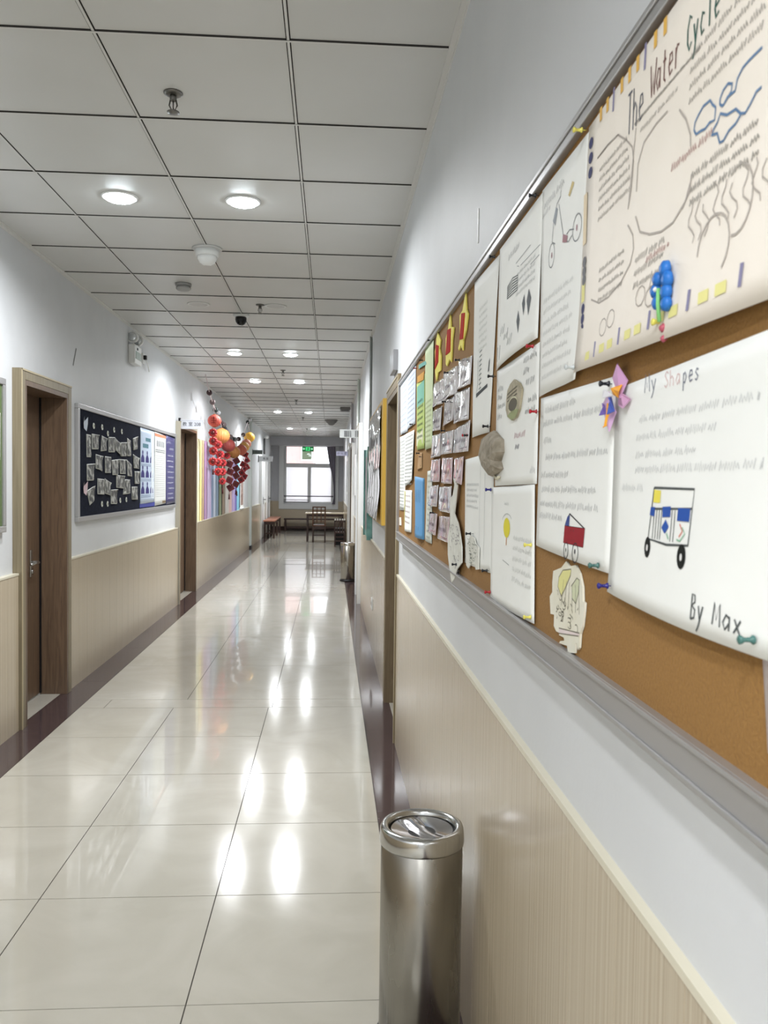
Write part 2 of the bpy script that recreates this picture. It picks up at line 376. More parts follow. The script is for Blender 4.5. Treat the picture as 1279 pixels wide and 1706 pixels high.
# ---------------------------------------------------------------- stroke lettering and paper
GL = {'T':[[(0,1),(1,1)],[(.5,1),(.45,0)]], 'h':[[(0,1),(0,0)],[(0,.45),(.4,.62),(.75,.45),(.75,0)]], 'e':[[(0,.32),(.8,.38),(.65,.62),(.25,.62),(0,.3),(.25,.02),(.8,.1)]],
 'W':[[(-.1,1),(.22,0),(.55,.7),(.85,0),(1.25,1.05)]], 'a':[[(.75,.55),(.35,.65),(0,.3),(.3,0),(.75,.3)],[(.78,.62),(.8,0)]], 't':[[(.4,.95),(.35,.1),(.7,0)],[(.05,.65),(.75,.65)]],
 'r':[[(.1,.6),(.1,0)],[(.1,.4),(.4,.64),(.75,.58)]], 'C':[[(.9,.85),(.5,1),(.08,.65),(.1,.25),(.5,0),(.95,.18)]], 'y':[[(0,.6),(.4,.05)],[(.8,.62),(.3,-.15),(0,-.4)]],
 'c':[[(.75,.52),(.35,.64),(.05,.3),(.3,.02),(.75,.1)]], 'l':[[(.4,1),(.4,0)]], 'M':[[(0,0),(.15,1),(.5,.25),(.85,1),(1,0)]], 'S':[[(.9,.85),(.5,1),(.1,.78),(.5,.52),(.9,.25),(.45,0),(.05,.15)]],
 'p':[[(.1,.6),(.1,-.4)],[(.1,.45),(.45,.63),(.75,.35),(.45,.02),(.1,.12)]], 's':[[(.7,.55),(.35,.63),(.1,.45),(.65,.2),(.35,0),(.05,.08)]], 'B':[[(.1,0),(.1,1),(.6,.95),(.7,.7),(.15,.55),(.8,.4),(.75,.08),(.1,0)]],
 'x':[[(0,.6),(.75,0)],[(.75,.62),(0,0)]], 'i':[[(.4,.6),(.4,0)]], 'o':[[(.4,.63),(.05,.35),(.35,0),(.75,.3),(.4,.63)]], 'm':[[(0,.6),(0,0)],[(0,.5),(.25,.62),(.4,.45),(.4,0)],[(.4,.5),(.65,.62),(.85,.45),(.85,0)]]}
def ribbon(m, pts, wd, x, mi=0, xf=None):
    # pts in (Y,Z); flat pen line lying on a surface facing -X (or +X for the left wall)
    if len(pts) < 2: return
    n = len(pts); L_ = []; R_ = []
    for i in range(n):
        a = pts[max(i-1,0)]; b = pts[min(i+1,n-1)]; dx, dy = b[0]-a[0], b[1]-a[1]; l = math.hypot(dx, dy) or 1
        nx, ny = -dy/l*wd/2, dx/l*wd/2; p = pts[i]; xx = xf(p[0], p[1]) if xf else x
        L_.append((xx, p[0]+nx, p[1]+ny)); R_.append((xx, p[0]-nx, p[1]-ny))
    m.add(L_+R_, [(i, i+1, n+i+1, n+i) for i in range(n-1)], mi)
def write(m, text, yl, yr, zb, h, wd, x, mi=0, slope=0, xf=None, flip=1):
    n = len(text); cw = (yl-yr)/n
    for i, ch in enumerate(text):
        for st in GL.get(ch, []):
            pts = [(yl-(i+.1+.72*px)*cw, zb+slope*(i+.72*px)/n+py*h) for px, py in st]
            ribbon(m, pts, wd, x, mi, xf)
def scribble(m, yl, yr, zb, h, wd, x, mi=0, words=None, xf=None, R_=None):
    R_ = R_ or rnd; y = yl; d = -1 if yr < yl else 1; L_ = abs(yr-yl); t = 0
    while t < L_:
        wl_ = min(R_.uniform(1.5, 4.5)*h*1.1, L_-t); k = max(3, int(wl_/(h*.28))); pts = []
        for i in range(k+1):
            q = i/k; pts.append((yl+d*(t+wl_*q), zb+(h*(R_.uniform(.55,1.0) if i % 2 else R_.uniform(-.15,.15)))))
        ribbon(m, pts, wd, x, mi, xf); t += wl_+h*R_.uniform(.5, .9)
M_pap = noisy('white_paper', (238,239,235), (242,243,239), nscale=6, spec=.2, rough=.6, bump=.12, bscale=9)
M_cream = noisy('cream_paper', (236,228,216), (242,234,223), nscale=6, spec=.2, rough=.55, bump=.1, bscale=8)
INK = {}
def ink(c, r=.6):
    k = 'ink_%02x%02x%02x' % c
    return mat(k, c, r, spec=.15)
BX = .3572
class Sheet:
    # a curled rectangular sheet pinned to a board on the right wall (d=-1) or left wall (d=+1)
    def __init__(s, name, key, label, cat, layer=0, m=None, curl=.004, corner=None, group=None, wave=0, th=.0005, base=BX, d=-1, n=14, sag=0):
        TL, TR, BR, BL = key; s.k = key; s.x0 = base+d*(.0008+.0016*layer); s.d = d; s.curl = curl; s.wave = wave; s.corner = corner or {}; s.ph = rnd.random()*6; s.sag = sag
        s.yl = (TL[0]+BL[0])/2; s.yr = (TR[0]+BR[0])/2; s.zt = (TL[1]+TR[1])/2; s.zb = (BL[1]+BR[1])/2
        vs = []; fs = []
        for lay in (0, 1):
            for j in range(n+1):
                for i in range(n+1):
                    a, b = i/n, j/n
                    y = (TL[0]*(1-a)+TR[0]*a)*(1-b)+(BL[0]*(1-a)+BR[0]*a)*b; z = (TL[1]*(1-a)+TR[1]*a)*(1-b)+(BL[1]*(1-a)+BR[1]*a)*b
                    z -= s.sag*math.sin(math.pi*a)*b
                    vs.append((s.off(a, b)-d*th*lay, y, z))
        q = (n+1)**2
        for j in range(n):
            for i in range(n):
                o = j*(n+1)+i; fs.append((o, o+1, o+n+2, o+n+1)); o += q; fs.append((o, o+n+1, o+n+2, o+1))
        rim = [i for i in range(n+1)]+[j*(n+1)+n for j in range(1, n+1)]+[n*(n+1)+i for i in range(n-1, -1, -1)]+[j*(n+1) for j in range(n-1, 0, -1)]
        for u, v in zip(rim, rim[1:]+rim[:1]): fs.append((u, u+q, v+q, v))
        mb = MB(); mb.add(vs, fs, 0, True)
        s.o = obj(name, mb, m or M_pap); tag(s.o, label, cat, group)
    def off(s, a, b):
        c = s.curl*(b**2)*math.sin(math.pi*min(max(a,0),1))**.7 if 0 <= a <= 1 else 0
        c += s.wave*(.5+.5*math.sin(a*9+s.ph))*(.3+.7*b)
        for (ca, cb), v in s.corner.items():
            dd = math.hypot(a-ca, b-cb)
            if dd < .35: c += v*(1-dd/.35)**2
        return s.x0+s.d*c
    def xf(s, y, z):
        a = (y-s.yl)/(s.yr-s.yl); b = (s.zt-z)/(s.zt-s.zb); return s.off(min(max(a,0),1), min(max(b,0),1))+s.d*.0005
    def part(s, name, mb, mats, label=None):
        if mb.empty(): return
        o = obj(name, mb, mats, s.o)
        if label: o['label'] = label
        return o
    def line(s, m, pts, wd, mi=0): ribbon(m, pts, wd, 0, mi, s.xf)
    def fill(s, m, pts, mi=0, lift=.0001):
        n = len(pts); cy = sum(p[0] for p in pts)/n; cz = sum(p[1] for p in pts)/n
        m.add([(s.xf(*p)+s.d*lift, p[0], p[1]) for p in pts]+[(s.xf(cy, cz)+s.d*lift, cy, cz)], [(i, (i+1) % n, n) for i in range(n)], mi)
    def rect(s, m, y0, y1, z0, z1, mi=0): s.fill(m, [(y0,z0),(y1,z0),(y1,z1),(y0,z1)], mi)
    def text(s, m, yl, yr, z, h, wd, mi=0): scribble(m, yl, yr, z, h, wd, 0, mi, xf=s.xf)
def circ(cy, cz, ry, rz, n=18, a0=0, a1=2*math.pi): return [(cy+ry*math.cos(a0+(a1-a0)*i/n), cz+rz*math.sin(a0+(a1-a0)*i/n)) for i in range(n+1)]
D = {
'poster':[(1.127,1.938),(0.86,1.96),(0.651,1.594),(1.164,1.605)],
'my':[(1.001,1.563),(0.65,1.576),(0.635,1.31),(1.008,1.309)],
'cartsheet':[(1.372,1.59),(0.997,1.58),(1.007,1.331),(1.386,1.339)],
'scoot':[(1.383,1.942),(1.127,1.935),(1.155,1.595),(1.377,1.593)],
'foot':[(1.731,1.942),(1.377,1.939),(1.397,1.697),(1.747,1.689)],
'ladder':[(2.047,1.949),(1.743,1.935),(1.822,1.561),(2.044,1.561)],
'sandwich':[(1.747,1.687),(1.388,1.688),(1.39,1.445),(1.748,1.44)],
'bulb':[(1.777,1.437),(1.398,1.444),(1.383,1.203),(1.769,1.192)],
'blur':[(2.155,1.509),(1.771,1.516),(1.774,1.247),(2.138,1.237)],
'w1':[(4.233,1.985),(3.831,1.948),(3.793,1.687),(4.186,1.691)],
'w2':[(3.832,1.954),(3.461,1.946),(3.454,1.699),(3.794,1.696)],
'w3':[(4.222,1.686),(3.914,1.68),(3.891,1.318),(4.197,1.308)],
'w4':[(3.914,1.68),(3.465,1.674),(3.511,1.46),(3.875,1.421)],
'w5':[(3.905,1.413),(3.557,1.416),(3.557,1.231),(3.876,1.221)],
'gp':[(3.418,1.861),(3.113,1.866),(3.097,1.579),(3.368,1.583)],
'teal':[(3.334,1.929),(3.06,1.908),(3.058,1.892),(3.332,1.912)],
'pg':[(3.105,1.953),(2.851,1.947),(2.848,1.571),(3.056,1.569)],
'book':[(3.308,1.569),(3.177,1.566),(3.169,1.505),(3.345,1.501)],
'blue':[(3.413,1.475),(3.102,1.465),(3.072,1.233),(3.356,1.231)],
'list':[(2.989,1.491),(2.847,1.493),(2.833,1.235),(3.033,1.233)],
'card0':[(2.833,1.791),(2.576,1.782),(2.609,1.702),(2.856,1.71)],
'card1':[(2.592,1.796),(2.318,1.781),(2.31,1.702),(2.595,1.705)],
'card2':[(2.297,1.793),(2.061,1.77),(2.071,1.699),(2.31,1.707)],
'card3':[(2.855,1.697),(2.608,1.695),(2.628,1.619),(2.863,1.626)],
'card4':[(2.554,1.706),(2.354,1.698),(2.359,1.629),(2.586,1.62)],
'card5':[(2.355,1.707),(2.089,1.693),(2.099,1.612),(2.346,1.616)],
'card6':[(2.845,1.612),(2.627,1.608),(2.633,1.534),(2.852,1.533)],
'card7':[(2.598,1.606),(2.344,1.601),(2.36,1.534),(2.619,1.536)],
'card8':[(2.333,1.6),(2.062,1.607),(2.073,1.528),(2.348,1.532)],
'card9':[(2.835,1.528),(2.618,1.526),(2.623,1.451),(2.859,1.451)],
'card10':[(2.562,1.526),(2.347,1.521),(2.351,1.445),(2.58,1.447)],
'card11':[(2.301,1.516),(2.156,1.518),(2.178,1.442),(2.307,1.462)],
'card12':[(2.857,1.436),(2.637,1.441),(2.673,1.369),(2.901,1.367)],
'card13':[(2.607,1.435),(2.35,1.438),(2.353,1.359),(2.642,1.361)],
'card14':[(2.864,1.345),(2.655,1.346),(2.677,1.274),(2.89,1.278)],
'card15':[(2.597,1.341),(2.364,1.348),(2.38,1.272),(2.632,1.271)],
'cloud1':[(0.78,1.783),(0.785,1.789),(0.784,1.796),(0.777,1.8),(0.767,1.804),(0.753,1.803),(0.748,1.797),(0.741,1.791),(0.742,1.78),(0.752,1.782),(0.761,1.78),(0.77,1.782),(0.78,1.783)],
'cloud2':[(0.733,1.79),(0.733,1.795),(0.728,1.8),(0.719,1.802),(0.711,1.798),(0.712,1.792),(0.722,1.788),(0.727,1.786),(0.733,1.79)],
'cloud3':[(0.662,1.804),(0.669,1.804),(0.682,1.804),(0.693,1.803),(0.702,1.798),(0.705,1.789),(0.719,1.79),(0.726,1.786)],
'cloud4':[(0.746,1.767),(0.743,1.772),(0.736,1.775),(0.731,1.781),(0.718,1.774),(0.702,1.772),(0.693,1.764),(0.685,1.761),(0.677,1.765),(0.668,1.771),(0.66,1.771)],
'cloud5':[(0.746,1.768),(0.735,1.765),(0.729,1.754),(0.722,1.753),(0.713,1.758),(0.701,1.759),(0.693,1.763)],
'The0':[(0.972,1.858),(0.924,1.871)],
'TheT':[(0.973,1.91),(0.954,1.91)],
'Water':[(0.899,1.877),(0.828,1.875),(0.828,1.888),(0.903,1.91)],
'Cycle':[(0.809,1.877),(0.749,1.869),(0.759,1.898),(0.8,1.908)],
'circ1':[(1.092,1.694),(1.054,1.681),(1.015,1.68),(0.969,1.688),(0.941,1.702),(0.933,1.717),(0.938,1.734),(0.958,1.752)],
'circ1b':[(0.96,1.771),(0.952,1.794),(0.949,1.823),(0.955,1.842),(0.975,1.858),(1.007,1.878),(1.045,1.881),(1.086,1.88)],
'circ2':[(0.785,1.747),(0.787,1.731),(0.803,1.719)],
'circ2b':[(0.787,1.739),(0.796,1.724),(0.823,1.712),(0.853,1.712),(0.885,1.719),(0.916,1.731),(0.933,1.754)],
'circ2c':[(0.935,1.783),(0.934,1.814),(0.918,1.832),(0.884,1.838),(0.853,1.838)],
'circ2d':[(0.823,1.826),(0.805,1.808),(0.793,1.788),(0.791,1.776)],
'myletters':[(0.907,1.546),(0.871,1.547),(0.845,1.544),(0.764,1.547)],
'myl2':[(0.904,1.568),(0.85,1.57),(0.805,1.562),(0.77,1.561)],
'cart':[(0.866,1.441),(0.767,1.44),(0.773,1.385),(0.824,1.382),(0.875,1.385)],
'cartmid':[(0.87,1.418),(0.769,1.421)],
'carty':[(0.865,1.439),(0.847,1.438),(0.848,1.425),(0.866,1.425)],
'cartb1':[(0.872,1.42),(0.86,1.42),(0.861,1.41),(0.874,1.411)],
'cartb2':[(0.84,1.421),(0.819,1.422),(0.819,1.411),(0.839,1.41)],
'cartb3':[(0.801,1.421),(0.773,1.421),(0.774,1.408),(0.802,1.408)],
'cartd':[(0.83,1.408),(0.821,1.401),(0.83,1.393),(0.84,1.399)],
'wh1':[(0.875,1.376)],
'wh2':[(0.786,1.374)],
'By':[(0.752,1.315),(0.728,1.327),(0.753,1.34)],
'Max':[(0.712,1.319),(0.661,1.321),(0.701,1.337)],
'mypins':[(0.993,1.318),(0.641,1.318)],
'redcart':[(1.203,1.382),(1.108,1.383),(1.112,1.357),(1.206,1.357)],
'redtop':[(1.203,1.382),(1.192,1.394),(1.181,1.401),(1.11,1.383)],
'redblue':[(1.202,1.383),(1.192,1.396),(1.18,1.399),(1.181,1.383)],
'rw1':[(1.191,1.346)],
'rw2':[(1.146,1.347)],
'doll':[(1.201,1.329),(1.184,1.323),(1.153,1.328),(1.133,1.318),(1.119,1.301),(1.116,1.281),(1.107,1.28),(1.109,1.267),(1.115,1.246),(1.125,1.233),(1.128,1.213),(1.134,1.209),(1.141,1.217),(1.145,1.216),(1.149,1.201),(1.182,1.195),(1.187,1.204),(1.229,1.2),(1.224,1.204),(1.202,1.209),(1.205,1.213),(1.232,1.212),(1.225,1.216),(1.247,1.215),(1.261,1.221),(1.26,1.239),(1.281,1.237),(1.288,1.264),(1.273,1.273),(1.274,1.288),(1.27,1.307),(1.225,1.317)],
'dollleaf1':[(1.221,1.273),(1.24,1.286),(1.236,1.301),(1.215,1.314),(1.173,1.32),(1.176,1.31),(1.198,1.291),(1.221,1.273)],
'dollleaf2':[(1.171,1.295),(1.145,1.31),(1.132,1.309),(1.135,1.291),(1.147,1.273),(1.165,1.278)],
'dollband':[(1.23,1.223),(1.127,1.234),(1.131,1.229),(1.23,1.215)],
'bulbyel':[(1.641,1.353),(1.607,1.374),(1.586,1.365),(1.584,1.341),(1.603,1.33),(1.632,1.335)],
'bulbarc':[(1.658,1.386),(1.601,1.383),(1.566,1.374)],
'scootbar':[(1.266,1.902),(1.268,1.893),(1.288,1.888),(1.306,1.865),(1.312,1.835),(1.293,1.827)],
'scootbody':[(1.277,1.884),(1.249,1.83),(1.243,1.815),(1.218,1.809),(1.2,1.813)],
'scootarc':[(1.23,1.823),(1.214,1.825),(1.192,1.819)],
'scw1':[(1.313,1.815),(1.332,1.821),(1.314,1.834)],
'scw2':[(1.179,1.816),(1.158,1.81),(1.18,1.837)],
'scgrey':[(1.292,1.885),(1.282,1.878),(1.295,1.856),(1.309,1.868)],
'scred':[(1.249,1.829),(1.223,1.819),(1.227,1.81),(1.251,1.817)],
'leaf':[(1.206,1.894),(1.195,1.888),(1.218,1.875),(1.225,1.88)],
'block':[(1.643,1.842),(1.551,1.843),(1.549,1.815),(1.638,1.818)],
'arr1':[(1.49,1.793),(1.505,1.779),(1.49,1.754),(1.482,1.773)],
'arr2':[(1.458,1.795),(1.439,1.775),(1.455,1.747),(1.47,1.776)],
'arr3':[(1.532,1.772),(1.518,1.752),(1.525,1.728),(1.543,1.754)],
'par1':[(1.571,1.87),(1.458,1.873)],
'par2':[(1.532,1.856),(1.389,1.854)],
'par3':[(1.453,1.837),(1.394,1.838)],
'lad':[(1.974,1.745),(1.969,1.688)],
'ladblk':[(1.99,1.665),(1.848,1.673),(1.847,1.665),(1.99,1.655)],
'footm':[(1.805,1.711),(1.787,1.727),(1.778,1.72),(1.8,1.708)],
'footdark':[(1.749,1.701),(1.575,1.694),(1.394,1.697),(1.394,1.692),(1.567,1.687),(1.747,1.686)],
'shoe':[(1.56,1.646),(1.517,1.634),(1.496,1.621),(1.501,1.606),(1.513,1.584),(1.535,1.571),(1.573,1.568),(1.613,1.578),(1.63,1.594),(1.627,1.614),(1.618,1.631),(1.593,1.641)],
'rock':[(1.734,1.558),(1.656,1.535),(1.647,1.51),(1.675,1.492),(1.651,1.476),(1.703,1.466),(1.742,1.461),(1.811,1.479),(1.867,1.511),(1.834,1.548)],
'flowerpetals':[(0.826,1.662),(0.842,1.66),(0.816,1.654),(0.845,1.649),(0.814,1.642),(0.843,1.635),(0.818,1.63),(0.832,1.648)],
'flowerstem':[(0.828,1.644),(0.825,1.619),(0.834,1.612),(0.831,1.6)],
'pinwheel':[(0.987,1.583),(0.96,1.555),(1.011,1.528),(1.045,1.567),(1.008,1.563),(0.997,1.548)],
'star1':[(2.739,1.952),(2.662,1.914),(2.685,1.89),(2.643,1.86),(2.65,1.813),(2.715,1.815),(2.753,1.792),(2.785,1.824),(2.808,1.9),(2.768,1.915),(2.77,1.936)],
'star2':[(2.451,1.956),(2.429,1.911),(2.376,1.901),(2.403,1.866),(2.409,1.83),(2.417,1.806),(2.451,1.82),(2.505,1.806),(2.529,1.816),(2.538,1.896),(2.494,1.914)],
'star3':[(2.171,1.953),(2.155,1.906),(2.129,1.889),(2.158,1.851),(2.199,1.83),(2.205,1.806),(2.234,1.825),(2.27,1.816),(2.28,1.824),(2.254,1.843),(2.266,1.912),(2.216,1.916)],
'sr1':[(2.768,1.916),(2.699,1.901),(2.706,1.848),(2.786,1.835)],
'sr2':[(2.494,1.914),(2.428,1.907),(2.432,1.839),(2.521,1.842)],
'sr3':[(2.224,1.909),(2.171,1.9),(2.194,1.835),(2.248,1.842)],
'cut1':[(2.291,1.46),(2.245,1.457),(2.214,1.44),(2.239,1.39),(2.258,1.362),(2.189,1.337),(2.159,1.316),(2.121,1.278),(2.117,1.238),(2.198,1.212),(2.239,1.18),(2.292,1.164),(2.336,1.2),(2.373,1.238),(2.379,1.29),(2.341,1.324),(2.341,1.403),(2.294,1.413),(2.266,1.442)],
'cut2':[(2.016,1.316),(1.957,1.313),(1.938,1.3),(1.899,1.295),(1.9,1.243),(1.933,1.239),(1.945,1.249),(1.997,1.248),(2.039,1.231),(2.071,1.236),(2.088,1.281),(2.051,1.296)],
'pinsA':[(1.42,1.947),(1.776,1.939),(1.768,1.679),(1.419,1.686),(1.386,1.569)],
'pinsB':[(1.819,1.574),(2.078,1.569),(1.772,1.432),(2.02,1.318),(1.799,1.251),(1.761,1.208),(1.047,1.338)],
'pinsC':[(2.902,1.954),(3.183,1.952),(3.18,1.925),(3.393,1.924),(2.239,1.785),(2.458,1.78),(2.493,1.696),(2.506,1.608),(2.097,1.57),(2.059,1.503),(3.535,1.702),(3.881,1.682),(3.265,1.569)],
'pinsY':[(1.14,1.94),(1.156,1.612),(1.406,1.338),(0.839,1.614)],
'pinsD':[(3.245,1.566),(2.756,1.346),(2.218,1.225)],
'borderL':[(1.104,1.912),(1.103,1.891),(1.101,1.873)],
'papertape':[(0.644,1.308),(0.631,1.235)],
'photo0':[(6.118,1.78),(6.229,1.779),(6.217,1.614),(6.123,1.611)],
'photo1':[(6.247,1.791),(6.423,1.791),(6.41,1.681),(6.247,1.674)],
'photo2':[(6.518,1.793),(6.659,1.777),(6.66,1.683),(6.478,1.668)],
'photo3':[(6.708,1.792),(6.913,1.801),(6.889,1.676),(6.709,1.669)],
'photo4':[(6.919,1.796),(7.079,1.759),(7.08,1.65),(6.92,1.694)],
'photo5':[(7.088,1.767),(7.29,1.778),(7.274,1.656),(7.089,1.65)],
'photo6':[(7.318,1.818),(7.449,1.799),(7.432,1.662),(7.309,1.658)],
'photo7':[(7.514,1.824),(7.691,1.852),(7.692,1.743),(7.523,1.718)],
'photo8':[(6.358,1.642),(6.533,1.632),(6.52,1.512),(6.358,1.532)],
'photo9':[(6.603,1.634),(6.792,1.632),(6.778,1.504),(6.603,1.502)],
'photo10':[(6.807,1.609),(7.041,1.624),(7.01,1.49),(6.823,1.488)],
'photo11':[(7.057,1.624),(7.274,1.626),(7.258,1.501),(7.058,1.499)],
'photo12':[(7.309,1.627),(7.488,1.584),(7.489,1.478),(7.328,1.485)],
'photo13':[(7.523,1.683),(7.752,1.654),(7.753,1.553),(7.543,1.558)],
'photo14':[(6.126,1.56),(6.319,1.569),(6.306,1.442),(6.126,1.438)],
'photo15':[(6.398,1.457),(6.59,1.451),(6.576,1.33),(6.398,1.336)],
'photo16':[(6.604,1.459),(6.778,1.424),(6.764,1.316),(6.604,1.338)],
'photo17':[(6.946,1.49),(7.207,1.484),(7.191,1.373),(6.947,1.383)],
'photo18':[(7.241,1.454),(7.424,1.451),(7.425,1.332),(7.175,1.322)],
'photo19':[(7.581,1.528),(7.773,1.53),(7.755,1.415),(7.582,1.415)],
'photo20':[(6.788,1.367),(6.979,1.37),(6.964,1.247),(6.788,1.251)],
'photo21':[(7.479,1.389),(7.697,1.388),(7.698,1.269),(7.48,1.274)],
'photo22':[(6.131,1.365),(6.319,1.401),(6.32,1.311),(6.193,1.255)],
'flowers':[(6.297,1.852),(6.524,1.858),(6.688,1.818),(6.876,1.86),(7.124,1.862),(6.521,1.258),(6.682,1.254),(7.076,1.275),(7.284,1.277)],
'butter':[(6.058,1.848),(6.054,1.38)],
'garballs':[(11.155,2.265),(11.896,2.105),(12.656,2.004),(13.374,1.929),(14.497,2.01),(14.952,2.085),(15.311,2.154),(15.88,2.309)],
'gardisks':[(10.886,2.613),(11.165,2.516),(11.465,2.439),(11.721,2.418),(12.016,2.3),(12.352,2.299),(12.371,2.248),(12.56,2.234),(12.775,2.183),(13.176,2.163),(13.458,2.144),(13.751,2.154),(14.321,2.191),(15.056,2.308),(15.859,2.598),(16.264,2.677),(10.611,2.672)],
'garred':[(11.228,2.109),(11.265,1.997),(11.755,1.972),(11.271,1.863),(11.983,1.84),(11.243,1.719),(11.766,1.723),(12.26,1.725),(11.772,1.588),(12.227,1.594),(12.233,1.454),(12.749,1.846)],
'gardia':[(13.062,1.729),(14.026,1.805),(13.159,1.608),(14.034,1.674),(13.076,1.473),(13.989,1.554),(13.946,1.411),(13.219,1.355),(15.449,1.963),(15.713,1.865),(15.092,1.77),(15.722,1.732),(15.218,1.696),(14.865,1.613),(15.289,1.553),(14.757,1.486)],
'stripes':[(11.056,1.462),(11.224,1.463),(11.457,1.464),(11.639,1.465),(11.976,1.466),(12.333,1.468),(12.544,1.468),(12.787,1.469),(13.143,1.471),(13.547,1.472),(13.978,1.474),(14.469,1.476),(14.86,1.478),(15.309,1.48),(15.599,1.481),(16.135,1.483),(16.751,1.485)],
}

# ---------------------------------------------------------------- the big cork board
r = thing('cork_board', (XR, 2.2, 1.155), 'long cork board in aluminium frame covered with children\'s work, right wall', 'notice board')
m = MB(); m.box(XR, .3575, .1, 4.235, 1.175, 1.955); M_cork = noisy('cork', (138,100,50), (153,113,58), nscale=260, detail=4, rough=.85, bump=.2, lo=.3, hi=.7); obj('cork_panel', m, M_cork, r)
def fr(z0, z1, top):
    m = MB(); m.box(XR, .346, .08, 4.265, z0, z1)
    if top: m.box(.346, .343, .08, 4.265, z1-.008, z1)
    else: m.box(.346, .342, .08, 4.265, z1-.006, z1); m.box(.346, .3425, .08, 4.265, z0, z0+.007)
    obj('frame_rail', m, M_alu, r, bevel=.0015)
fr(1.155, 1.197, False); fr(1.951, 1.973, True)
for a, b in ((.05, .08), (4.235, 4.265)):
    m = MB(); m.box(XR, .345, a, b, 1.155, 1.973); obj('frame_post', m, M_alu, r, bevel=.0015)
# ---- The Water Cycle poster
P = Sheet('poster', [D['poster'][0],(.56,1.948),(.56,1.592),D['poster'][3]], 'large cream handmade poster titled The Water Cycle at the near end of the cork board', 'poster', 3, M_cream, curl=.012, corner={(0,1):.004}, sag=.004)
for txt, key, c in (('The', ((.976,.920),1.862,.048), (84,86,98)), ('Water', ((.905,.824),1.874,.036), (120,84,78)), ('Cycle', ((.812,.738),1.876,.034), (38,88,78))):
    m = MB(); (a, b), z, h = key; write(m, txt, a, b, z, h, .0028, 0, xf=P.xf); P.part('title_word', m, ink(c))
m = MB()
for k in ('cloud1','cloud2','cloud3','cloud4','cloud5'): P.line(m, D[k], .0026)
P.part('cloud_drawing', m, ink((98,128,164)))
m = MB(); P.line(m, D['circ1b'][::-1]+[(.945,1.86)], .002)
for k in ('circ1','circ1b','circ2','circ2b','circ2c','circ2d'): P.line(m, D[k], .0024)
for a0, b0 in ((.86,1.66),(.87,1.648),(.9,1.655),(1.0,1.65),(1.03,1.645)):
    P.line(m, circ(a0, b0, .014, .011, 10), .0016)
for i in range(9):
    y0 = .785-.017*i; z0 = 1.722-.007*(i%3); P.line(m, [(y0-.006*math.sin(t*1.3+i*1.9)-.0015*t, z0-.0065*t) for t in range(8-(i%3))], .0017)
P.line(m, circ(.73, 1.66, .03, .03, 12, 0, 4), .0022); P.line(m, circ(.69, 1.69, .025, .03, 12, 1, 5), .0022)
P.part('pencil_drawing', m, ink((178,170,162)))
m = MB()
for i in range(6): P.text(m, 1.075, .975-.004*i, 1.858-.013*i, .006, .0017)
for i in range(4): P.text(m, 1.06, .965, 1.722-.013*i, .006, .0017)
for i in range(3): P.text(m, .925, .84, 1.698-.015*i, .008, .002)
for i in range(3): P.text(m, .785, .66, 1.742-.013*i, .007, .0022)
for i in range(4): P.text(m, .80, .66, 1.865-.015*i, .007, .0018)
P.text(m, .95, .78, 1.865, .003, .0022); P.text(m, .93, .83, 1.848, .006, .0014)
P.part('handwriting', m, ink((150,146,138)))
m = MB(); P.text(m, .835, .745, 1.768, .008, .0022); P.text(m, .89, .83, 1.690, .007, .002); P.part('handwriting', m, ink((170,128,122)))
m = MB()
for i in range(15):
    y = 1.135-.032*i; P.rect(m, y, y-.02, 1.613, 1.624) if i % 3 != 2 else P.line(m, [(y-.01,1.612),(y-.012,1.632)], .006, 1)
for i in range(9):
    y = 1.08-.026*i; P.rect(m, y, y-.009, 1.925, 1.943, 2) if i not in (2,6) else P.line(m, [(y,1.916),(y-.002,1.945)], .006, 1)
for z0, z1 in ((1.625,1.655),(1.70,1.725),(1.78,1.85)): P.rect(m, 1.142, 1.126, z0, z1, 0 if z0 < 1.75 else 3)
P.part('border', m, [ink((232,226,150)), ink((140,136,168)), ink((226,180,88)), ink((226,208,176))])
m = MB()
for z in (1.912,1.892,1.872,1.755,1.742,1.73,1.69,1.676,1.662): P.fill(m, circ(1.115 if z > 1.8 else 1.132, z, .009, .0075, 12), 0 if z not in (1.755,1.742,1.73) else 1)
P.part('border_dots', m, [ink((46,48,96)), ink((108,108,112))])
# 3D blue flower stuck on the poster
r = thing('paper_flower', (.335, .83, 1.60), 'blue paper flower with green stem stuck on the Water Cycle poster', 'paper flower')
m = MB()
for py, pz, rr in ((.820,1.664,.009),(.838,1.658,.008),(.814,1.652,.009),(.843,1.647,.008),(.838,1.634,.008),(.816,1.640,.009),(.815,1.628,.008)):
    m.lathe(.343, py, [(rr*.4,0),(rr,-.003),(rr*.9,-.008),(rr*.35,-.0105)], 14, axis='x', cz=pz)
obj('petals', m, mat('blue_card', (38,110,190), .45), r)
m = MB(); m.tube([(.334,.827,1.646),(.334,.827,1.63),(.336,.827,1.612)], .0022); m.tube([(.345,.845,1.625),(.345,.834,1.618),(.345,.822,1.626)], .002); obj('stem', m, mat('green_foam', (128,196,120), .5), r)
m = MB(); m.lathe(.333, .828, [(.001,0),(.003,-.002),(.001,-.004)], 10, axis='x', cz=1.645); obj('centre', m, M_white, r)
m = MB(); m.lathe(.344, .829, [(.002,0),(.0055,-.003),(.002,-.007)], 10, axis='x', cz=1.606); m.lathe(.344, .827, [(.002,0),(.0045,-.003),(.002,-.006)], 10, axis='x', cz=1.595); obj('berries', m, mat('crimson_foam', (178,84,100), .5), r)
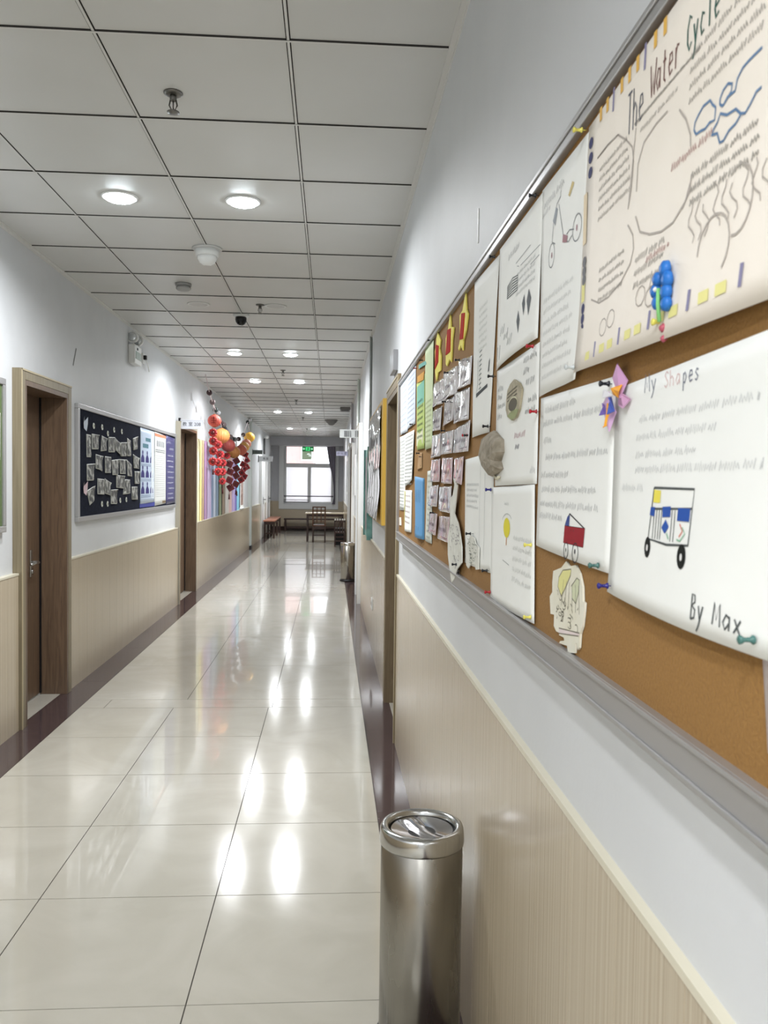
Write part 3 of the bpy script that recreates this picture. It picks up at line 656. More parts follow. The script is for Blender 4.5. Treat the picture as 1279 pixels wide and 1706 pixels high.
# ---- My Shapes sheet
P = Sheet('drawing_sheet', [D['my'][0],(.57,1.572),(.57,1.305),D['my'][3]], 'white sheet titled My Shapes with a wheeled cart drawing, signed By Max', 'drawing', 2, curl=.010, sag=.003, corner={(0,1):.003})
m = MB(); write(m, 'My', .907, .868, 1.548, .020, .0017, 0, xf=P.xf); write(m, 'pes', .806, .765, 1.546, .018, .0018, 0, xf=P.xf); P.part('title_word', m, ink((120,124,140)))
m = MB(); write(m, 'Sha', .852, .808, 1.547, .017, .0014, 0, xf=P.xf); P.part('title_word', m, ink((222,190,188)))
m = MB()
for z, a, b in ((1.515,.918,.655),(1.495,.925,.73),(1.475,.925,.77),(1.458,.925,.645),(1.437,.965,.90)): P.text(m, a, b, z, .009, .0013)
P.part('handwriting', m, ink((186,188,188)))
m = MB(); c = D['cart']; P.line(m, c+[c[0]], .0026); P.line(m, D['cartmid'], .0022)
for q in (.862,.855,.848,.842,.815,.808): P.line(m, [(q,1.418),(q+.001,1.386)], .0015)
P.part('cart_outline', m, ink((84,88,88)))
m = MB(); P.fill(m, D['cartb1']); P.fill(m, D['cartb2']); P.fill(m, D['cartb3']); P.fill(m, D['cartd']); P.part('blue_marks', m, ink((44,84,166)))
m = MB(); P.fill(m, D['carty']); P.part('yellow_mark', m, ink((236,222,92)))
m = MB(); P.line(m, [(.795,1.405),(.788,1.398),(.795,1.392)], .002); P.part('red_mark', m, ink((216,130,110)))
m = MB(); P.line(m, [(.789,1.402),(.782,1.396),(.792,1.388),(.80,1.389)], .002); P.line(m, [(.826,1.394),(.82,1.388)], .0025); P.part('green_mark', m, ink((150,190,164)))
m = MB(); P.fill(m, circ(.875,1.3755,.0085,.0115,16)); P.fill(m, circ(.786,1.373,.0100,.0125,16)); P.part('cart_wheels', m, ink((26,28,26)))
m = MB()
for (a, b) in ((.8745,1.375),(.7855,1.3725)): P.fill(m, circ(a,b,.0028,.0038,10), 0, .0006)
P.part('wheel_hubs', m, ink((222,222,220)))
m = MB(); write(m, 'By', .757, .727, 1.3165, .024, .0024, 0, xf=P.xf); write(m, 'Max', .714, .658, 1.3185, .020, .0024, 0, xf=P.xf, slope=-.002); P.part('signature', m, ink((84,88,88)))
# ---- sheet with the red cart
P = Sheet('drawing_sheet', D['cartsheet'], 'white handwritten sheet with a small red cart drawing at its lower right', 'drawing', 1, curl=.005)
m = MB()
for z, a, b in ((1.562,1.34,1.17),(1.540,1.35,1.06),(1.512,1.345,1.30),(1.484,1.33,1.03),(1.455,1.355,1.20),(1.432,1.35,1.07),(1.408,1.36,1.06),(1.388,1.36,1.22)): P.text(m, a, b, z, .011, .0018)
P.part('handwriting', m, ink((172,174,174)))
m = MB(); P.fill(m, D['redcart']); P.part('cart_body', m, ink((150,34,44)))
m = MB(); P.fill(m, D['redblue']); P.part('cart_corner', m, ink((60,76,140)))
m = MB(); P.line(m, D['redtop'], .0022); P.line(m, circ(1.191,1.346,.011,.0125), .002); P.line(m, circ(1.146,1.346,.0135,.014), .002)
P.fill(m, circ(1.191,1.347,.002,.003,8)); P.fill(m, circ(1.147,1.348,.003,.004,8)); P.line(m, [(1.19,1.375),(1.18,1.365),(1.17,1.378),(1.165,1.362)], .003); P.line(m, [(1.16,1.378),(1.155,1.363)], .003); P.line(m, [(1.135,1.372),(1.132,1.368)], .003)
P.line(m, D['redcart']+[D['redcart'][0]], .0016); P.part('cart_outline', m, ink((52,50,52)))
# ---- scooter sheet
P = Sheet('drawing_sheet', D['scoot'], 'tall white sheet with a kick scooter drawing, left of the Water Cycle poster', 'drawing', 2, curl=.004, corner={(1,1):.006})
m = MB()
for k in ('scootbar','scootbody','scootarc'): P.line(m, D[k], .002)
P.line(m, circ(1.313,1.814,.017,.019), .0018); P.line(m, circ(1.177,1.817,.021,.019), .002); P.part('scooter_outline', m, ink((128,130,132)))
m = MB(); P.fill(m, D['scgrey']); P.part('grey_mark', m, ink((150,156,164)))
m = MB(); P.fill(m, D['scred']); P.fill(m, circ(1.312,1.814,.003,.005,8)); P.fill(m, circ(1.178,1.817,.003,.005,8)); P.part('red_marks', m, ink((158,112,120)))
m = MB(); P.fill(m, D['leaf']); P.part('leaf_mark', m, ink((206,186,128)))
m = MB(); P.text(m, 1.365, 1.25, 1.905, .014, .002); P.text(m, 1.375, 1.33, 1.893, .008, .0015); P.part('title_word', m, ink((140,142,142)))
m = MB()
for i in range(8): P.text(m, 1.355, 1.19+.01*(i%3), 1.745-.018*i, .009, .0015)
P.part('handwriting', m, ink((190,192,190)))
# ---- footprints / flag sheet
P = Sheet('drawing_sheet', D['foot'], 'white sheet with a striped block and three dark arrowheads drawn on it', 'drawing', 2, curl=.007)
m = MB(); b = D['block']
for i in range(7):
    q = i/6; a0 = (b[0][0], b[0][1]*(1-q)+b[3][1]*q-.0); a1 = (b[1][0], b[1][1]*(1-q)+b[2][1]*q); mid = ((a0[0]+a1[0])/2, (a0[1]+a1[1])/2+.006*(1-q)); P.line(m, [a0, mid, a1], .0022)
P.line(m, [b[0], b[3]], .003); P.line(m, [b[1], b[2]], .002); P.part('striped_block', m, ink((72,78,80)))
m = MB(); P.fill(m, D['arr1']); P.fill(m, D['arr2']); P.fill(m, D['arr3']); P.part('arrowheads', m, ink((82,86,90)))
m = MB()
for k in ('par1','par2','par3'): P.line(m, D[k], .0016)
P.line(m, [(1.56,1.862),(1.545,1.858)], .0016); P.part('pencil_lines', m, ink((150,154,154)))
m = MB(); P.text(m, 1.64, 1.55, 1.895, .012, .002); P.part('title_word', m, ink((130,134,134)))
m = MB()
for i in range(4): P.text(m, 1.56, 1.42, 1.842-.013*i, .007, .0014)
for i in range(3): P.text(m, 1.70-.04*i, 1.66-.04*i, 1.755-.018*i, .02, .003)
for i in range(2): P.line(m, [(1.73-.03*i,1.735),(1.735-.03*i,1.705)], .005)
P.part('handwriting', m, ink((152,158,156)))
# ---- ladder sheet
P = Sheet('drawing_sheet', D['ladder'], 'white sheet with a thin ladder drawing and dark wedge, nearest the yellow stars', 'drawing', 1, curl=.003)
m = MB(); P.line(m, D['lad']+[(1.985,1.665)], .003); P.line(m, [(1.95,1.74),(1.94,1.67)], .002)
for i in range(9): P.line(m, [(1.955,1.76-.011*i),(1.925,1.762-.011*i)], .003)
P.part('ladder_drawing', m, ink((120,128,124)))
m = MB(); P.fill(m, D['ladblk']); P.fill(m, [(1.835,1.722),(1.825,1.728),(1.832,1.70),(1.845,1.698)]); P.part('dark_wedge', m, ink((60,64,66)))
m = MB()
for i in range(7): P.text(m, 1.97, 1.87, 1.86-.016*i, .008, .0016)
P.part('handwriting', m, ink((190,196,190)))
# ---- shoe sheet
P = Sheet('drawing_sheet', D['sandwich'], 'white sheet with a glued-on brown shoe cutout and handwritten notes around it', 'drawing', 1, curl=.004)
m = MB()
for a, b, z in ((1.50,1.40,1.668),(1.50,1.46,1.648),(1.48,1.42,1.625),(1.46,1.40,1.592),(1.48,1.41,1.572),(1.73,1.68,1.640),(1.73,1.69,1.622),(1.73,1.66,1.603),(1.73,1.69,1.582)): P.text(m, a, b, z, .012, .0022)
P.part('handwriting', m, ink((118,122,122)))
m = MB(); P.text(m, 1.56, 1.47, 1.533, .011, .0022); P.part('handwriting', m, ink((170,110,120)))
m = MB(); P.text(m, 1.55, 1.52, 1.512, .009, .003); P.text(m, 1.43, 1.40, 1.465, .012, .0015); P.part('handwriting', m, ink((130,132,140)))
def cutout(name, poly, x, th, mats, label, cat, group=None):
    m = MB(); m.prism(poly, x, -th); o = obj(name, m, mats); tag(o, label, cat, group); return o
SX = P.x0-.001
o = cutout('shoe_cutout', D['shoe'], SX, .004, noisy('shoe_brown', (150,142,116), (182,172,148), nscale=40, rough=.6), 'brown and olive shoe-shaped cutout glued on the handwritten sheet', 'cutout')
m = MB(); X_ = SX-.0045
m.prism(circ(1.565,1.598,.036,.012,16)[:-1], X_+.0004, -.0006, 0); obj('shoe_opening', m, ink((92,86,72)), o)
m = MB()
for z in (1.612,1.619,1.626): ribbon(m, [(1.615,z-.004),(1.58,z),(1.53,z+.004)], .0025, X_)
obj('laces', m, ink((104,100,84)), o)
m = MB(); ribbon(m, circ(1.565,1.598,.04,.0145,16), .003, X_-.0001); obj('opening_trim', m, ink((206,204,176)), o)
m = MB(); m.prism([(1.613,1.58),(1.575,1.569),(1.537,1.572),(1.515,1.585),(1.56,1.589)], X_+.0004, -.0005); obj('heel', m, ink((152,160,116)), o)
# ---- stone relief
m = MB(); pl = D['rock']; cy_ = sum(p[0] for p in pl)/len(pl); cz_ = sum(p[1] for p in pl)/len(pl); vs = []; fs = []; n = len(pl); prof = [(1,0),(1.02,-.006),(.93,-.016),(.7,-.022),(.35,-.024)]
for k, (q, h_) in enumerate(prof):
    for i, (a, b) in enumerate(pl): j_ = 1+.05*math.sin(i*2.1+k*1.7); vs.append((.3535+h_*j_, cy_+(a-cy_)*q, cz_+(b-cz_)*q))
for k in range(len(prof)-1):
    for i in range(n): j = (i+1) % n; fs.append((k*n+i, k*n+j, (k+1)*n+j, (k+1)*n+i))
fs.append(tuple(range(n))); fs.append(tuple(4*n+i for i in range(n)))
m.add(vs, fs); o = obj('stone_model', m, noisy('grey_stone', (132,124,108), (166,156,140), nscale=45, detail=8, rough=.9, bump=.6)); tag(o, 'grey-brown stone-like model stuck at the bottom left of the shoe sheet', 'craft model')
m = MB(); m.tube([(.348,1.72,1.462),(.348,1.70,1.455),(.348,1.675,1.459)], .003); obj('string', m, ink((206,200,176)), o)
# ---- bulb sheet
P = Sheet('drawing_sheet', D['bulb'], 'white sheet with a yellow light bulb drawing, below the shoe sheet', 'drawing', 2, curl=.004)
m = MB(); P.fill(m, circ(1.612,1.357,.030,.020)[:-1]); P.part('bulb_drawing', m, ink((226,214,66)))
m = MB(); P.line(m, [(1.612,1.337),(1.612,1.322)], .006); P.part('bulb_base', m, ink((206,140,80)))
m = MB(); P.line(m, circ(1.61,1.367,.045,.018,10,.2,2.6), .0018); P.text(m, 1.64, 1.60, 1.402, .008, .0014)
for i in range(5): P.text(m, 1.55, 1.41, 1.338-.02*i, .01, .0015)
P.line(m, [(1.64,1.29),(1.58,1.285)], .002); P.part('handwriting', m, ink((184,188,184)))
# ---- faint pencil sheet
P = Sheet('drawing_sheet', D['blur'], 'white sheet with faint pencil writing, partly behind two tiny cutouts', 'drawing', 0, curl=.004)
m = MB()
for i in range(5): P.text(m, 2.12, 1.95+.02*(i%2), 1.44-.014*i, .008, .0018)
P.line(m, [(1.93,1.49),(1.92,1.28)], .002); P.line(m, [(1.87,1.47),(1.86,1.27)], .002); P.part('pencil_lines', m, ink((186,190,190)))
# ---- doll-like paper cutouts
o = cutout('paper_cutout', D['doll'], .3565, .003, noisy('cream_card', (222,218,198), (230,227,212), nscale=20, rough=.6), 'large scribbled cream paper cutout below the red cart sheet', 'cutout')
m = MB(); m.add([(.3532,)+p for p in D['dollleaf1'][:-1]], [tuple(range(len(D['dollleaf1'])-1))]); obj('yellow_leaf', m, ink((222,218,150)), o)
m = MB(); m.add([(.3532,)+p for p in D['dollleaf2']], [tuple(range(len(D['dollleaf2'])))]); obj('green_leaf', m, ink((206,210,178)), o)
m = MB(); m.add([(.3532,)+p for p in D['dollband']], [(0,1,2,3)]); obj('pink_band', m, ink((226,212,210)), o)
m = MB(); R3 = random.Random(3)
ribbon(m, D['dollleaf1'], .0018, .3530); ribbon(m, D['dollleaf2'], .0018, .3530); ribbon(m, D['dollband'][:2], .0018, .3530); ribbon(m, D['dollband'][2:], .0018, .3530)
for i in range(26):
    a, b = R3.uniform(1.14,1.26), R3.uniform(1.235,1.275); ribbon(m, circ(a, b, R3.uniform(.004,.009), R3.uniform(.003,.006), 7, R3.random()*3, R3.random()*3+3), .0014, .3530)
for i in range(6): ribbon(m, [(1.22-.018*i,1.26),(1.21-.015*i,1.30)], .0012, .3530)
obj('pen_scribbles', m, ink((140,136,122)), o)
def scr_cut(key, label, x, col, nn, yr, zr, seed):
    o = cutout('paper_cutout', D[key], x, .0025, noisy('scribbled_card', (214,214,204), (226,226,218), nscale=25, rough=.6), label, 'cutout')
    m = MB(); q = random.Random(seed)
    for i in range(nn):
        a, b = q.uniform(*yr), q.uniform(*zr); ribbon(m, circ(a, b, q.uniform(.008,.02), q.uniform(.003,.007), 7, q.random()*3, q.random()*3+3), .0016, x-.0030)
    obj('pen_scribbles', m, ink(col), o)
scr_cut('cut1', 'long feather-like scribbled paper cutout hanging over the lower frame, left of the small one', .3475, (150,146,150), 40, (2.16,2.33), (1.20,1.33), 5)
scr_cut('cut2', 'small scribbled paper cutout pinned low on the faint pencil sheet', .3515, (140,148,136), 18, (1.92,2.05), (1.25,1.305), 6)
# ---- pinwheel
r = thing('paper_pinwheel', (.345, 1.0, 1.52), 'pink and orange paper pinwheel pinned at the corner of the My Shapes sheet', 'pinwheel')
def blade(nm, poly, x, col):
    poly = [(.998+(a-.998)*1.22, 1.548+(b-1.548)*1.12) for a, b in poly]
    m = MB(); n = len(poly); vs = [(x-.006*(i % 2), a, b) for i, (a, b) in enumerate(poly)]+[(x+.0015-.006*(i % 2), a, b) for i, (a, b) in enumerate(poly)]
    m.add(vs, [tuple(range(n)), tuple(range(n, 2*n))]+[(i, (i+1)%n, (i+1)%n+n, i+n) for i in range(n)]); obj(nm, m, mat('card_'+nm, col, .5), r)
blade('pink_blade', [(.990,1.589),(.978,1.585),(.962,1.566),(.968,1.548),(.985,1.552),(.990,1.572)], .350, (196,150,190))
blade('lilac_blade', [(1.012,1.560),(1.018,1.545),(1.008,1.522),(.995,1.514),(.990,1.535),(.998,1.552)], .349, (200,164,200))
blade('rose_blade', [(.985,1.552),(.972,1.556),(.953,1.545),(.960,1.536),(.985,1.542)], .350, (198,152,186))
blade('orange_blade', [(.990,1.554),(.983,1.560),(.966,1.562),(.962,1.554),(.975,1.549)], .345, (240,168,60))
blade('amber_blade', [(1.000,1.543),(.993,1.545),(.998,1.522),(1.005,1.519),(1.010,1.524)], .345, (238,170,56))
blade('blue_blade', [(.992,1.552),(.985,1.550),(.981,1.535),(.988,1.532)], .343, (70,92,170))
blade('purple_blade', [(1.012,1.545),(1.004,1.546),(1.004,1.534),(1.012,1.533)], .343, (104,88,160))
blade('white_blade', [(1.018,1.562),(.998,1.560),(.990,1.553),(1.005,1.552)], .344, (226,226,232))
# ---- yellow star figures with red middles
for k, nm in enumerate(('star3','star2','star1')):
    o = cutout('star_cutout', D[nm], .3560, .004, mat('yellow_card', (246,234,118), .6, spec=.15), 'yellow paper figure with red middle, %s of the three near the top frame' % ('nearest','middle','farthest')[k], 'cutout')
    m = MB(); m.prism(D['sr%s' % nm[-1]], .3519, -.002); obj('red_middle', m, mat('red_card', (180,44,32), .7, spec=.05), o)
# ---- plastic sleeved name cards
M_sleeve = noisy('clear_sleeved_card', (206,202,206), (226,222,224), scale=(1,5,2), nscale=7, detail=2, rough=.13, bump=.9, bscale=14, coat=1.0, spec=.8)
M_sleevep = noisy('pink_sleeved_card', (204,176,184), (222,200,206), scale=(1,5,2), nscale=7, detail=2, rough=.15, bump=.8, bscale=14, coat=1.0, spec=.8)
cards = ['top row, far','top row, middle','top row, near','second row, far','second row, middle','second row, near','third row, far','third row, middle','third row, near','fourth row, far','fourth row, middle','fourth row, near','fifth row, far','fifth row, near','bottom row, far','bottom row, near']
for i, d in enumerate(cards):
    k = D['card%d' % i]; pink = i in (9,10,11,14,15)
    P = Sheet('name_card', k, '%s glossy sleeved name card, %s position in the grid' % ('pink' if pink else 'silvery', d), 'name card', 1+(i//3)*.8, M_sleevep if pink else M_sleeve, curl=.006, wave=.0035, group='sleeved name cards', th=.0012)
    m = MB(); yl, yr, zt, zb = P.yl, P.yr, P.zt, P.zb; hh = zt-zb
    P.rect(m, yl-.02, yr+.02, zb+.008, zb+.011, 0)
    P.part('card_edge', m, ink((150,110,120) if pink else (150,142,150)))
    m = MB(); P.text(m, yl-.05, yr+.05, zb+hh*.36, hh*.2, .0028); P.part('handwriting', m, ink((104,92,104)))
# ---- left part of the board
def lined(P, n, z0, dz, yl, yr, col, h=.009, w_=.0028, name='handwriting'):
    m = MB()
    for i in range(n): P.text(m, yl, yr, z0-dz*i, h, w_)
    P.part(name, m, ink(col))
P = Sheet('paper_sheet', D['w1'], 'bluish white sheet at the top far corner of the cork board', 'paper sheet', 1, mat('bluish_paper', (214,222,232), .55)); lined(P, 8, 1.92, .028, 4.17, 3.88, (176,186,200))
P = Sheet('paper_sheet', D['w2'], 'bluish white sheet second from the far top corner of the cork board', 'paper sheet', 1, mat('bluish_paper', (214,222,232), .55)); lined(P, 10, 1.92, .022, 3.79, 3.5, (160,170,184))
P = Sheet('paper_sheet', D['w3'], 'long densely written sheet along the far end of the cork board', 'paper sheet', 0); lined(P, 22, 1.668, .0165, 4.18, 3.95, (140,150,140))
P = Sheet('paper_sheet', D['w4'], 'wavy densely written white sheet below the bluish sheets', 'paper sheet', 2, wave=.004); lined(P, 14, 1.655, .0165, 3.87, 3.52, (136,140,136))
P = Sheet('paper_sheet', D['w5'], 'small upright sheet with a yellow edge near the lower frame', 'paper sheet', 1, curl=.008); lined(P, 6, 1.385, .024, 3.85, 3.62, (186,160,160))
m = MB(); P.rect(m, 3.905, 3.86, 1.235, 1.41); P.part('yellow_edge', m, ink((206,200,110)))
P = Sheet('poster', D['gp'], 'narrow green and yellow handmade poster on the cork board', 'poster', 1, mat('green_yellow_paper', (180,200,110), .55)); m = MB()
P.rect(m, 3.39, 3.13, 1.76, 1.845); P.part('teal_band', m, ink((130,190,170)))
m = MB(); P.rect(m, 3.38, 3.14, 1.60, 1.66); P.part('white_band', m, ink((220,222,190)))
lined(P, 9, 1.82, .024, 3.36, 3.16, (60,90,70), .012, .004)
P = Sheet('paper_cutout', D['teal'], 'teal paper shape above the green and yellow poster', 'cutout', 2, mat('teal_paper', (96,168,158), .5), curl=.002)
o = cutout('orange_cutout', [(3.36,1.885),(3.12,1.875),(3.14,1.845),(3.36,1.86)], .3535, .002, ink((214,160,80)), 'orange paper strip between the teal shape and the green poster', 'cutout')
P = Sheet('paper_sheet', D['pg'], 'tall pale green handwritten sheet left of the yellow figures', 'paper sheet', 2, mat('pale_green_paper', (208,222,178), .55), curl=.006); lined(P, 9, 1.74, .018, 3.05, 2.88, (170,178,130))
P = Sheet('bookmark', D['book'], 'tiny tan card pinned below the green and yellow poster', 'card', 1, mat('tan_card', (178,142,98), .6)); m = MB(); P.line(m, [(3.29,1.555),(3.19,1.55),(3.20,1.515),(3.3,1.512),(3.29,1.555)], .004); P.part('pen_outline', m, ink((80,60,50)))
P = Sheet('blue_booklet', D['blue'], 'blue handmade booklet standing out from the lower part of the cork board', 'booklet', 3, mat('blue_paper', (96,158,208), .5), curl=.012, th=.012); m = MB()
for a in (3.37,3.32,3.26,3.2): P.line(m, [(a,1.42),(a-.01,1.37)], .006); P.line(m, [(a-.02,1.275),(a-.02,1.24)], .005)
P.part('pen_marks', m, ink((40,70,100)))
P = Sheet('paper_sheet', D['list'], 'narrow pale list sheet between the blue booklet and the name cards', 'paper sheet', 1, mat('pale_list_paper', (214,218,208), .55)); lined(P, 12, 1.47, .02, 2.97, 2.87, (160,160,150))
P = Sheet('paper_sheet', [(4.22,1.27),(4.10,1.275),(4.08,1.235),(4.2,1.23)], 'small torn cream scrap in the far lower corner of the cork board', 'paper sheet', 0, M_cream)
P = Sheet('taped_sheet', [(.644,1.308),(.40,1.31),(.40,1.225),(.631,1.228)], 'pale pinkish sheet edge hanging below the My Shapes sheet at the picture edge', 'paper sheet', 1, mat('pinkish_paper', (220,206,204), .5))
# ---- push pins
def pin_proto(y, z, x, col, label):
    m = MB(); m.lathe(x, y, [(.0037,0),(.0041,-.001),(.0023,-.003),(.0019,-.008),(.0037,-.011),(.0040,-.0125),(.0025,-.0135)], 12, axis='x', cz=z)
    m.lathe(x+.006, y, [(.0006,0),(.0006,-.006)], 6, axis='x', cz=z)
    k = 'pin_%02x%02x%02x' % col; o = obj('push_pin', m, mat(k, col, .25)); return tag(o, label, 'push pin')
DK, RD, YL, NV, GN, CL = (30,34,40), (170,30,40), (222,212,100), (40,36,120), (70,110,104), (200,206,206)
pins = [(D['pinsA'][0], DK,'dark push pin at the top left corner of the scooter sheet'),(D['pinsA'][1], DK,'dark push pin where the ladder sheet meets the arrowhead sheet'),(D['pinsA'][2], DK,'dark push pin at the top left of the shoe sheet'),
(D['pinsA'][3], RD,'red push pin at the top right of the shoe sheet'),(D['pinsA'][4], RD,'red push pin at the top left of the red cart sheet'),
(D['pinsB'][0], DK,'dark push pin above the stone-like model'),(D['pinsB'][1], DK,'grey push pin at the top of the faint pencil sheet'),(D['pinsB'][2], NV,'navy push pin at the top left of the light bulb sheet'),
((2.005,1.321), DK,'dark push pin holding the small scribbled cutout'),(D['pinsB'][4], DK,'dark push pin at the lower right of the faint pencil sheet'),(D['pinsB'][5], RD,'red push pin at the lower left of the light bulb sheet'),(D['pinsB'][6], GN,'green push pin at the lower right of the red cart sheet'),
(D['mypins'][0], NV,'navy push pin at the lower left of the My Shapes sheet'),(D['mypins'][1], GN,'green push pin at the lower right of the My Shapes sheet'),
(D['pinsY'][0], YL,'yellow push pin at the top left of the Water Cycle poster'),(D['pinsY'][1], CL,'clear push pin at the lower left of the Water Cycle poster'),(D['pinsY'][2], YL,'yellow push pin at the lower left of the red cart sheet'),(D['pinsY'][3], YL,'yellow push pin below the blue paper flower'),
((1.40,1.212), YL,'yellow push pin at the lower right of the light bulb sheet'),((1.02,1.572), DK,'dark push pin beside the pinwheel'),
(D['pinsC'][0], DK,'dark push pin at the top of the pale green sheet'),(D['pinsC'][2], DK,'dark push pin through the teal paper shape'),(D['pinsC'][3], RD,'red push pin left of the orange paper strip'),
(D['pinsC'][4], DK,'dark push pin on the near top name card'),(D['pinsC'][5], DK,'dark push pin on the middle top name card'),(D['pinsC'][6], DK,'dark push pin on the middle second-row name card'),(D['pinsC'][7], DK,'dark push pin on the middle third-row name card'),(D['pinsC'][8], RD,'red push pin at the near side of the third-row name cards'),
(D['pinsC'][10], DK,'dark push pin at the foot of the near bluish sheet'),(D['pinsC'][11], DK,'dark push pin at the foot of the far bluish sheet'),(D['pinsD'][0], DK,'dark push pin on the tiny tan card'),(D['pinsD'][1], DK,'dark push pin on the far bottom name card'),((2.20,1.225), DK,'dark push pin low on the long feather-like cutout')]
for i, ((y, z), c, l) in enumerate(pins):
    x = .3515 if i not in (14,15,17,12,13) else .346
    if 'feather' in l: x = .3445
    if 'small scribbled' in l: x = .3485
    if 'name card' in l or 'name cards' in l: x = .350
    pin_proto(y, z, x, c, l)
# ---------------------------------------------------------------- left wall boards
def framed(name, y0, y1, z0, z1, face, d, mpanel, label, fw=.035, dep=.03):
    r = thing(name, (face, (y0+y1)/2, z0), label, 'notice board')
    m = MB(); m.box(face, face+d*(dep-.012), y0+.01, y1-.01, z0+.01, z1-.01); obj('panel', m, mpanel, r)
    m = MB(); e = face+d*dep
    m.box(face, e, y0, y1, z0, z0+fw); m.box(face, e, y0, y1, z1-fw, z1); m.box(face, e, y0, y0+fw, z0+fw, z1-fw); m.box(face, e, y1-fw, y1, z0+fw, z1-fw)
    obj('board_frame', m, M_alu, r, bevel=.004); return r
LB = XL+.018
framed('notice_board', 5.90, 9.56, 1.145, 1.985, XL, 1, noisy('navy_felt', (24,28,40), (32,36,52), nscale=60, rough=.95, spec=.08), 'navy felt notice board full of small photos on the left wall between two doors')
framed('notice_board', 2.9, 4.615, 1.15, 1.99, XL, 1, noisy('green_felt', (84,100,62), (92,108,70), nscale=60, rough=.9), 'green notice board cut by the left picture edge')
P = Sheet('paper_sheet', [(3.95,1.80),(4.56,1.80),(4.555,1.545),(3.95,1.545)], 'white sheet on the green notice board at the picture edge', 'paper sheet', 0, base=LB, d=1)
P = Sheet('picture_card', [(4.05,1.41),(4.55,1.41),(4.545,1.28),(4.05,1.28)], 'blue and white picture card on the green notice board', 'card', 0, noisy('blue_white_print', (60,96,176), (190,206,226), nscale=30, rough=.5), base=LB, d=1)
def photomat():
    m = mat('photo_print', (150,150,140), .35); N = m.node_tree.nodes; L = m.node_tree.links; b = N['Principled BSDF']
    tc = N.new('ShaderNodeTexCoord'); oi = N.new('ShaderNodeObjectInfo'); ad = N.new('ShaderNodeVectorMath'); ad.operation = 'ADD'
    nz = N.new('ShaderNodeTexNoise'); nz.inputs['Scale'].default_value = 22; nz.inputs['Detail'].default_value = 3
    cr = N.new('ShaderNodeValToRGB'); e = cr.color_ramp.elements; e[0].position = .40; e[0].color = rgb((26,25,26)); e[1].position = .62; e[1].color = rgb((186,186,180))
    q = e.new(.5); q.color = rgb((88,88,76))
    L.new(tc.outputs['Object'], ad.inputs[0]); L.new(oi.outputs['Location'], ad.inputs[1]); L.new(ad.outputs[0], nz.inputs[0]); L.new(nz.outputs['Fac'], cr.inputs[0]); L.new(cr.outputs[0], b.inputs['Base Color']); return m
M_photo = photomat()
rowname = ['first','second','third','fourth','fifth','sixth','seventh','eighth']
grp = [(0,8,'top row'),(8,14,'second row'),(14,20,'third row'),(20,23,'lowest row')]
for i in range(23):
    for a, b, rn in grp:
        if a <= i < b: lab = 'small curled photo print on the navy board, %s from the left in the %s' % (rowname[i-a], rn)
    k = D['photo%d' % i]; P = Sheet('photo_print', k, lab, 'photo', 0+(i%2), mat('photo_border', (196,198,190), .4), curl=.010, base=LB, d=1, wave=.004, group='photo prints on the navy board', n=8, corner={(1,0):.010 if i % 3 else 0})
    m = MB(); (ya, za), (yb_, zb_), (yc_, zc_), (yd_, zd_) = k; Q = lambda a, b: ((ya*(1-a)+yb_*a)*(1-b)+(yd_*(1-a)+yc_*a)*b, (za*(1-a)+zb_*a)*(1-b)+(zd_*(1-a)+zc_*a)*b)
    nn = 6; vs = [(P.xf(*Q(.045+.91*u/nn, .04+.90*v/nn))+.0012,)+Q(.045+.91*u/nn, .04+.90*v/nn) for v in range(nn+1) for u in range(nn+1)]
    m.add(vs, [(v*(nn+1)+u, v*(nn+1)+u+1, (v+1)*(nn+1)+u+1, (v+1)*(nn+1)+u) for v in range(nn) for u in range(nn)], 0, True); P.part('picture', m, M_photo)
M_fl = mat('flower_white_card', (214,218,208), .5)
for i, (y, z) in enumerate(D['flowers']):
    m = MB()
    for k in range(6):
        a = k*math.pi/3; m.prism([(y+.012*math.cos(a)+.016*math.cos(t*math.pi/4), z+.010*math.sin(a)+.014*math.sin(t*math.pi/4)) for t in range(8)], LB+.002+.0004*k, .0015)
    o = obj('paper_flower', m, M_fl); tag(o, 'tiny white paper flower on the navy board, %s from the left in the %s row' % (rowname[i if i < 5 else i-5], 'upper' if i < 5 else 'lower'), 'paper flower', 'tiny white paper flowers')
    m = MB(); m.prism(circ(y, z, .008, .007, 8)[:-1], LB+.0065, .001); obj('flower_centre', m, ink((120,120,90)), o)
for i, (y, z) in enumerate(D['butter']):
    m = MB()
    for s_ in (1,-1): m.add([(LB+.002,y,z-.03),(LB+.018,y+s_*.045,z+.055),(LB+.014,y+s_*.05,z+.0),(LB+.012,y+s_*.03,z-.05),(LB+.003,y,z-.03)][:4]+[(LB+.004,y,z+.02)], [(0,1,2),(0,2,3),(0,4,1)])
    o = obj('paper_butterfly', m, mat('butterfly_card%d' % i, ((196,206,220),(214,190,196))[i], .5)); tag(o, '%s paper butterfly at the %s left corner of the navy board' % (('pale blue','pinkish')[i], ('upper','lower')[i]), 'paper butterfly')
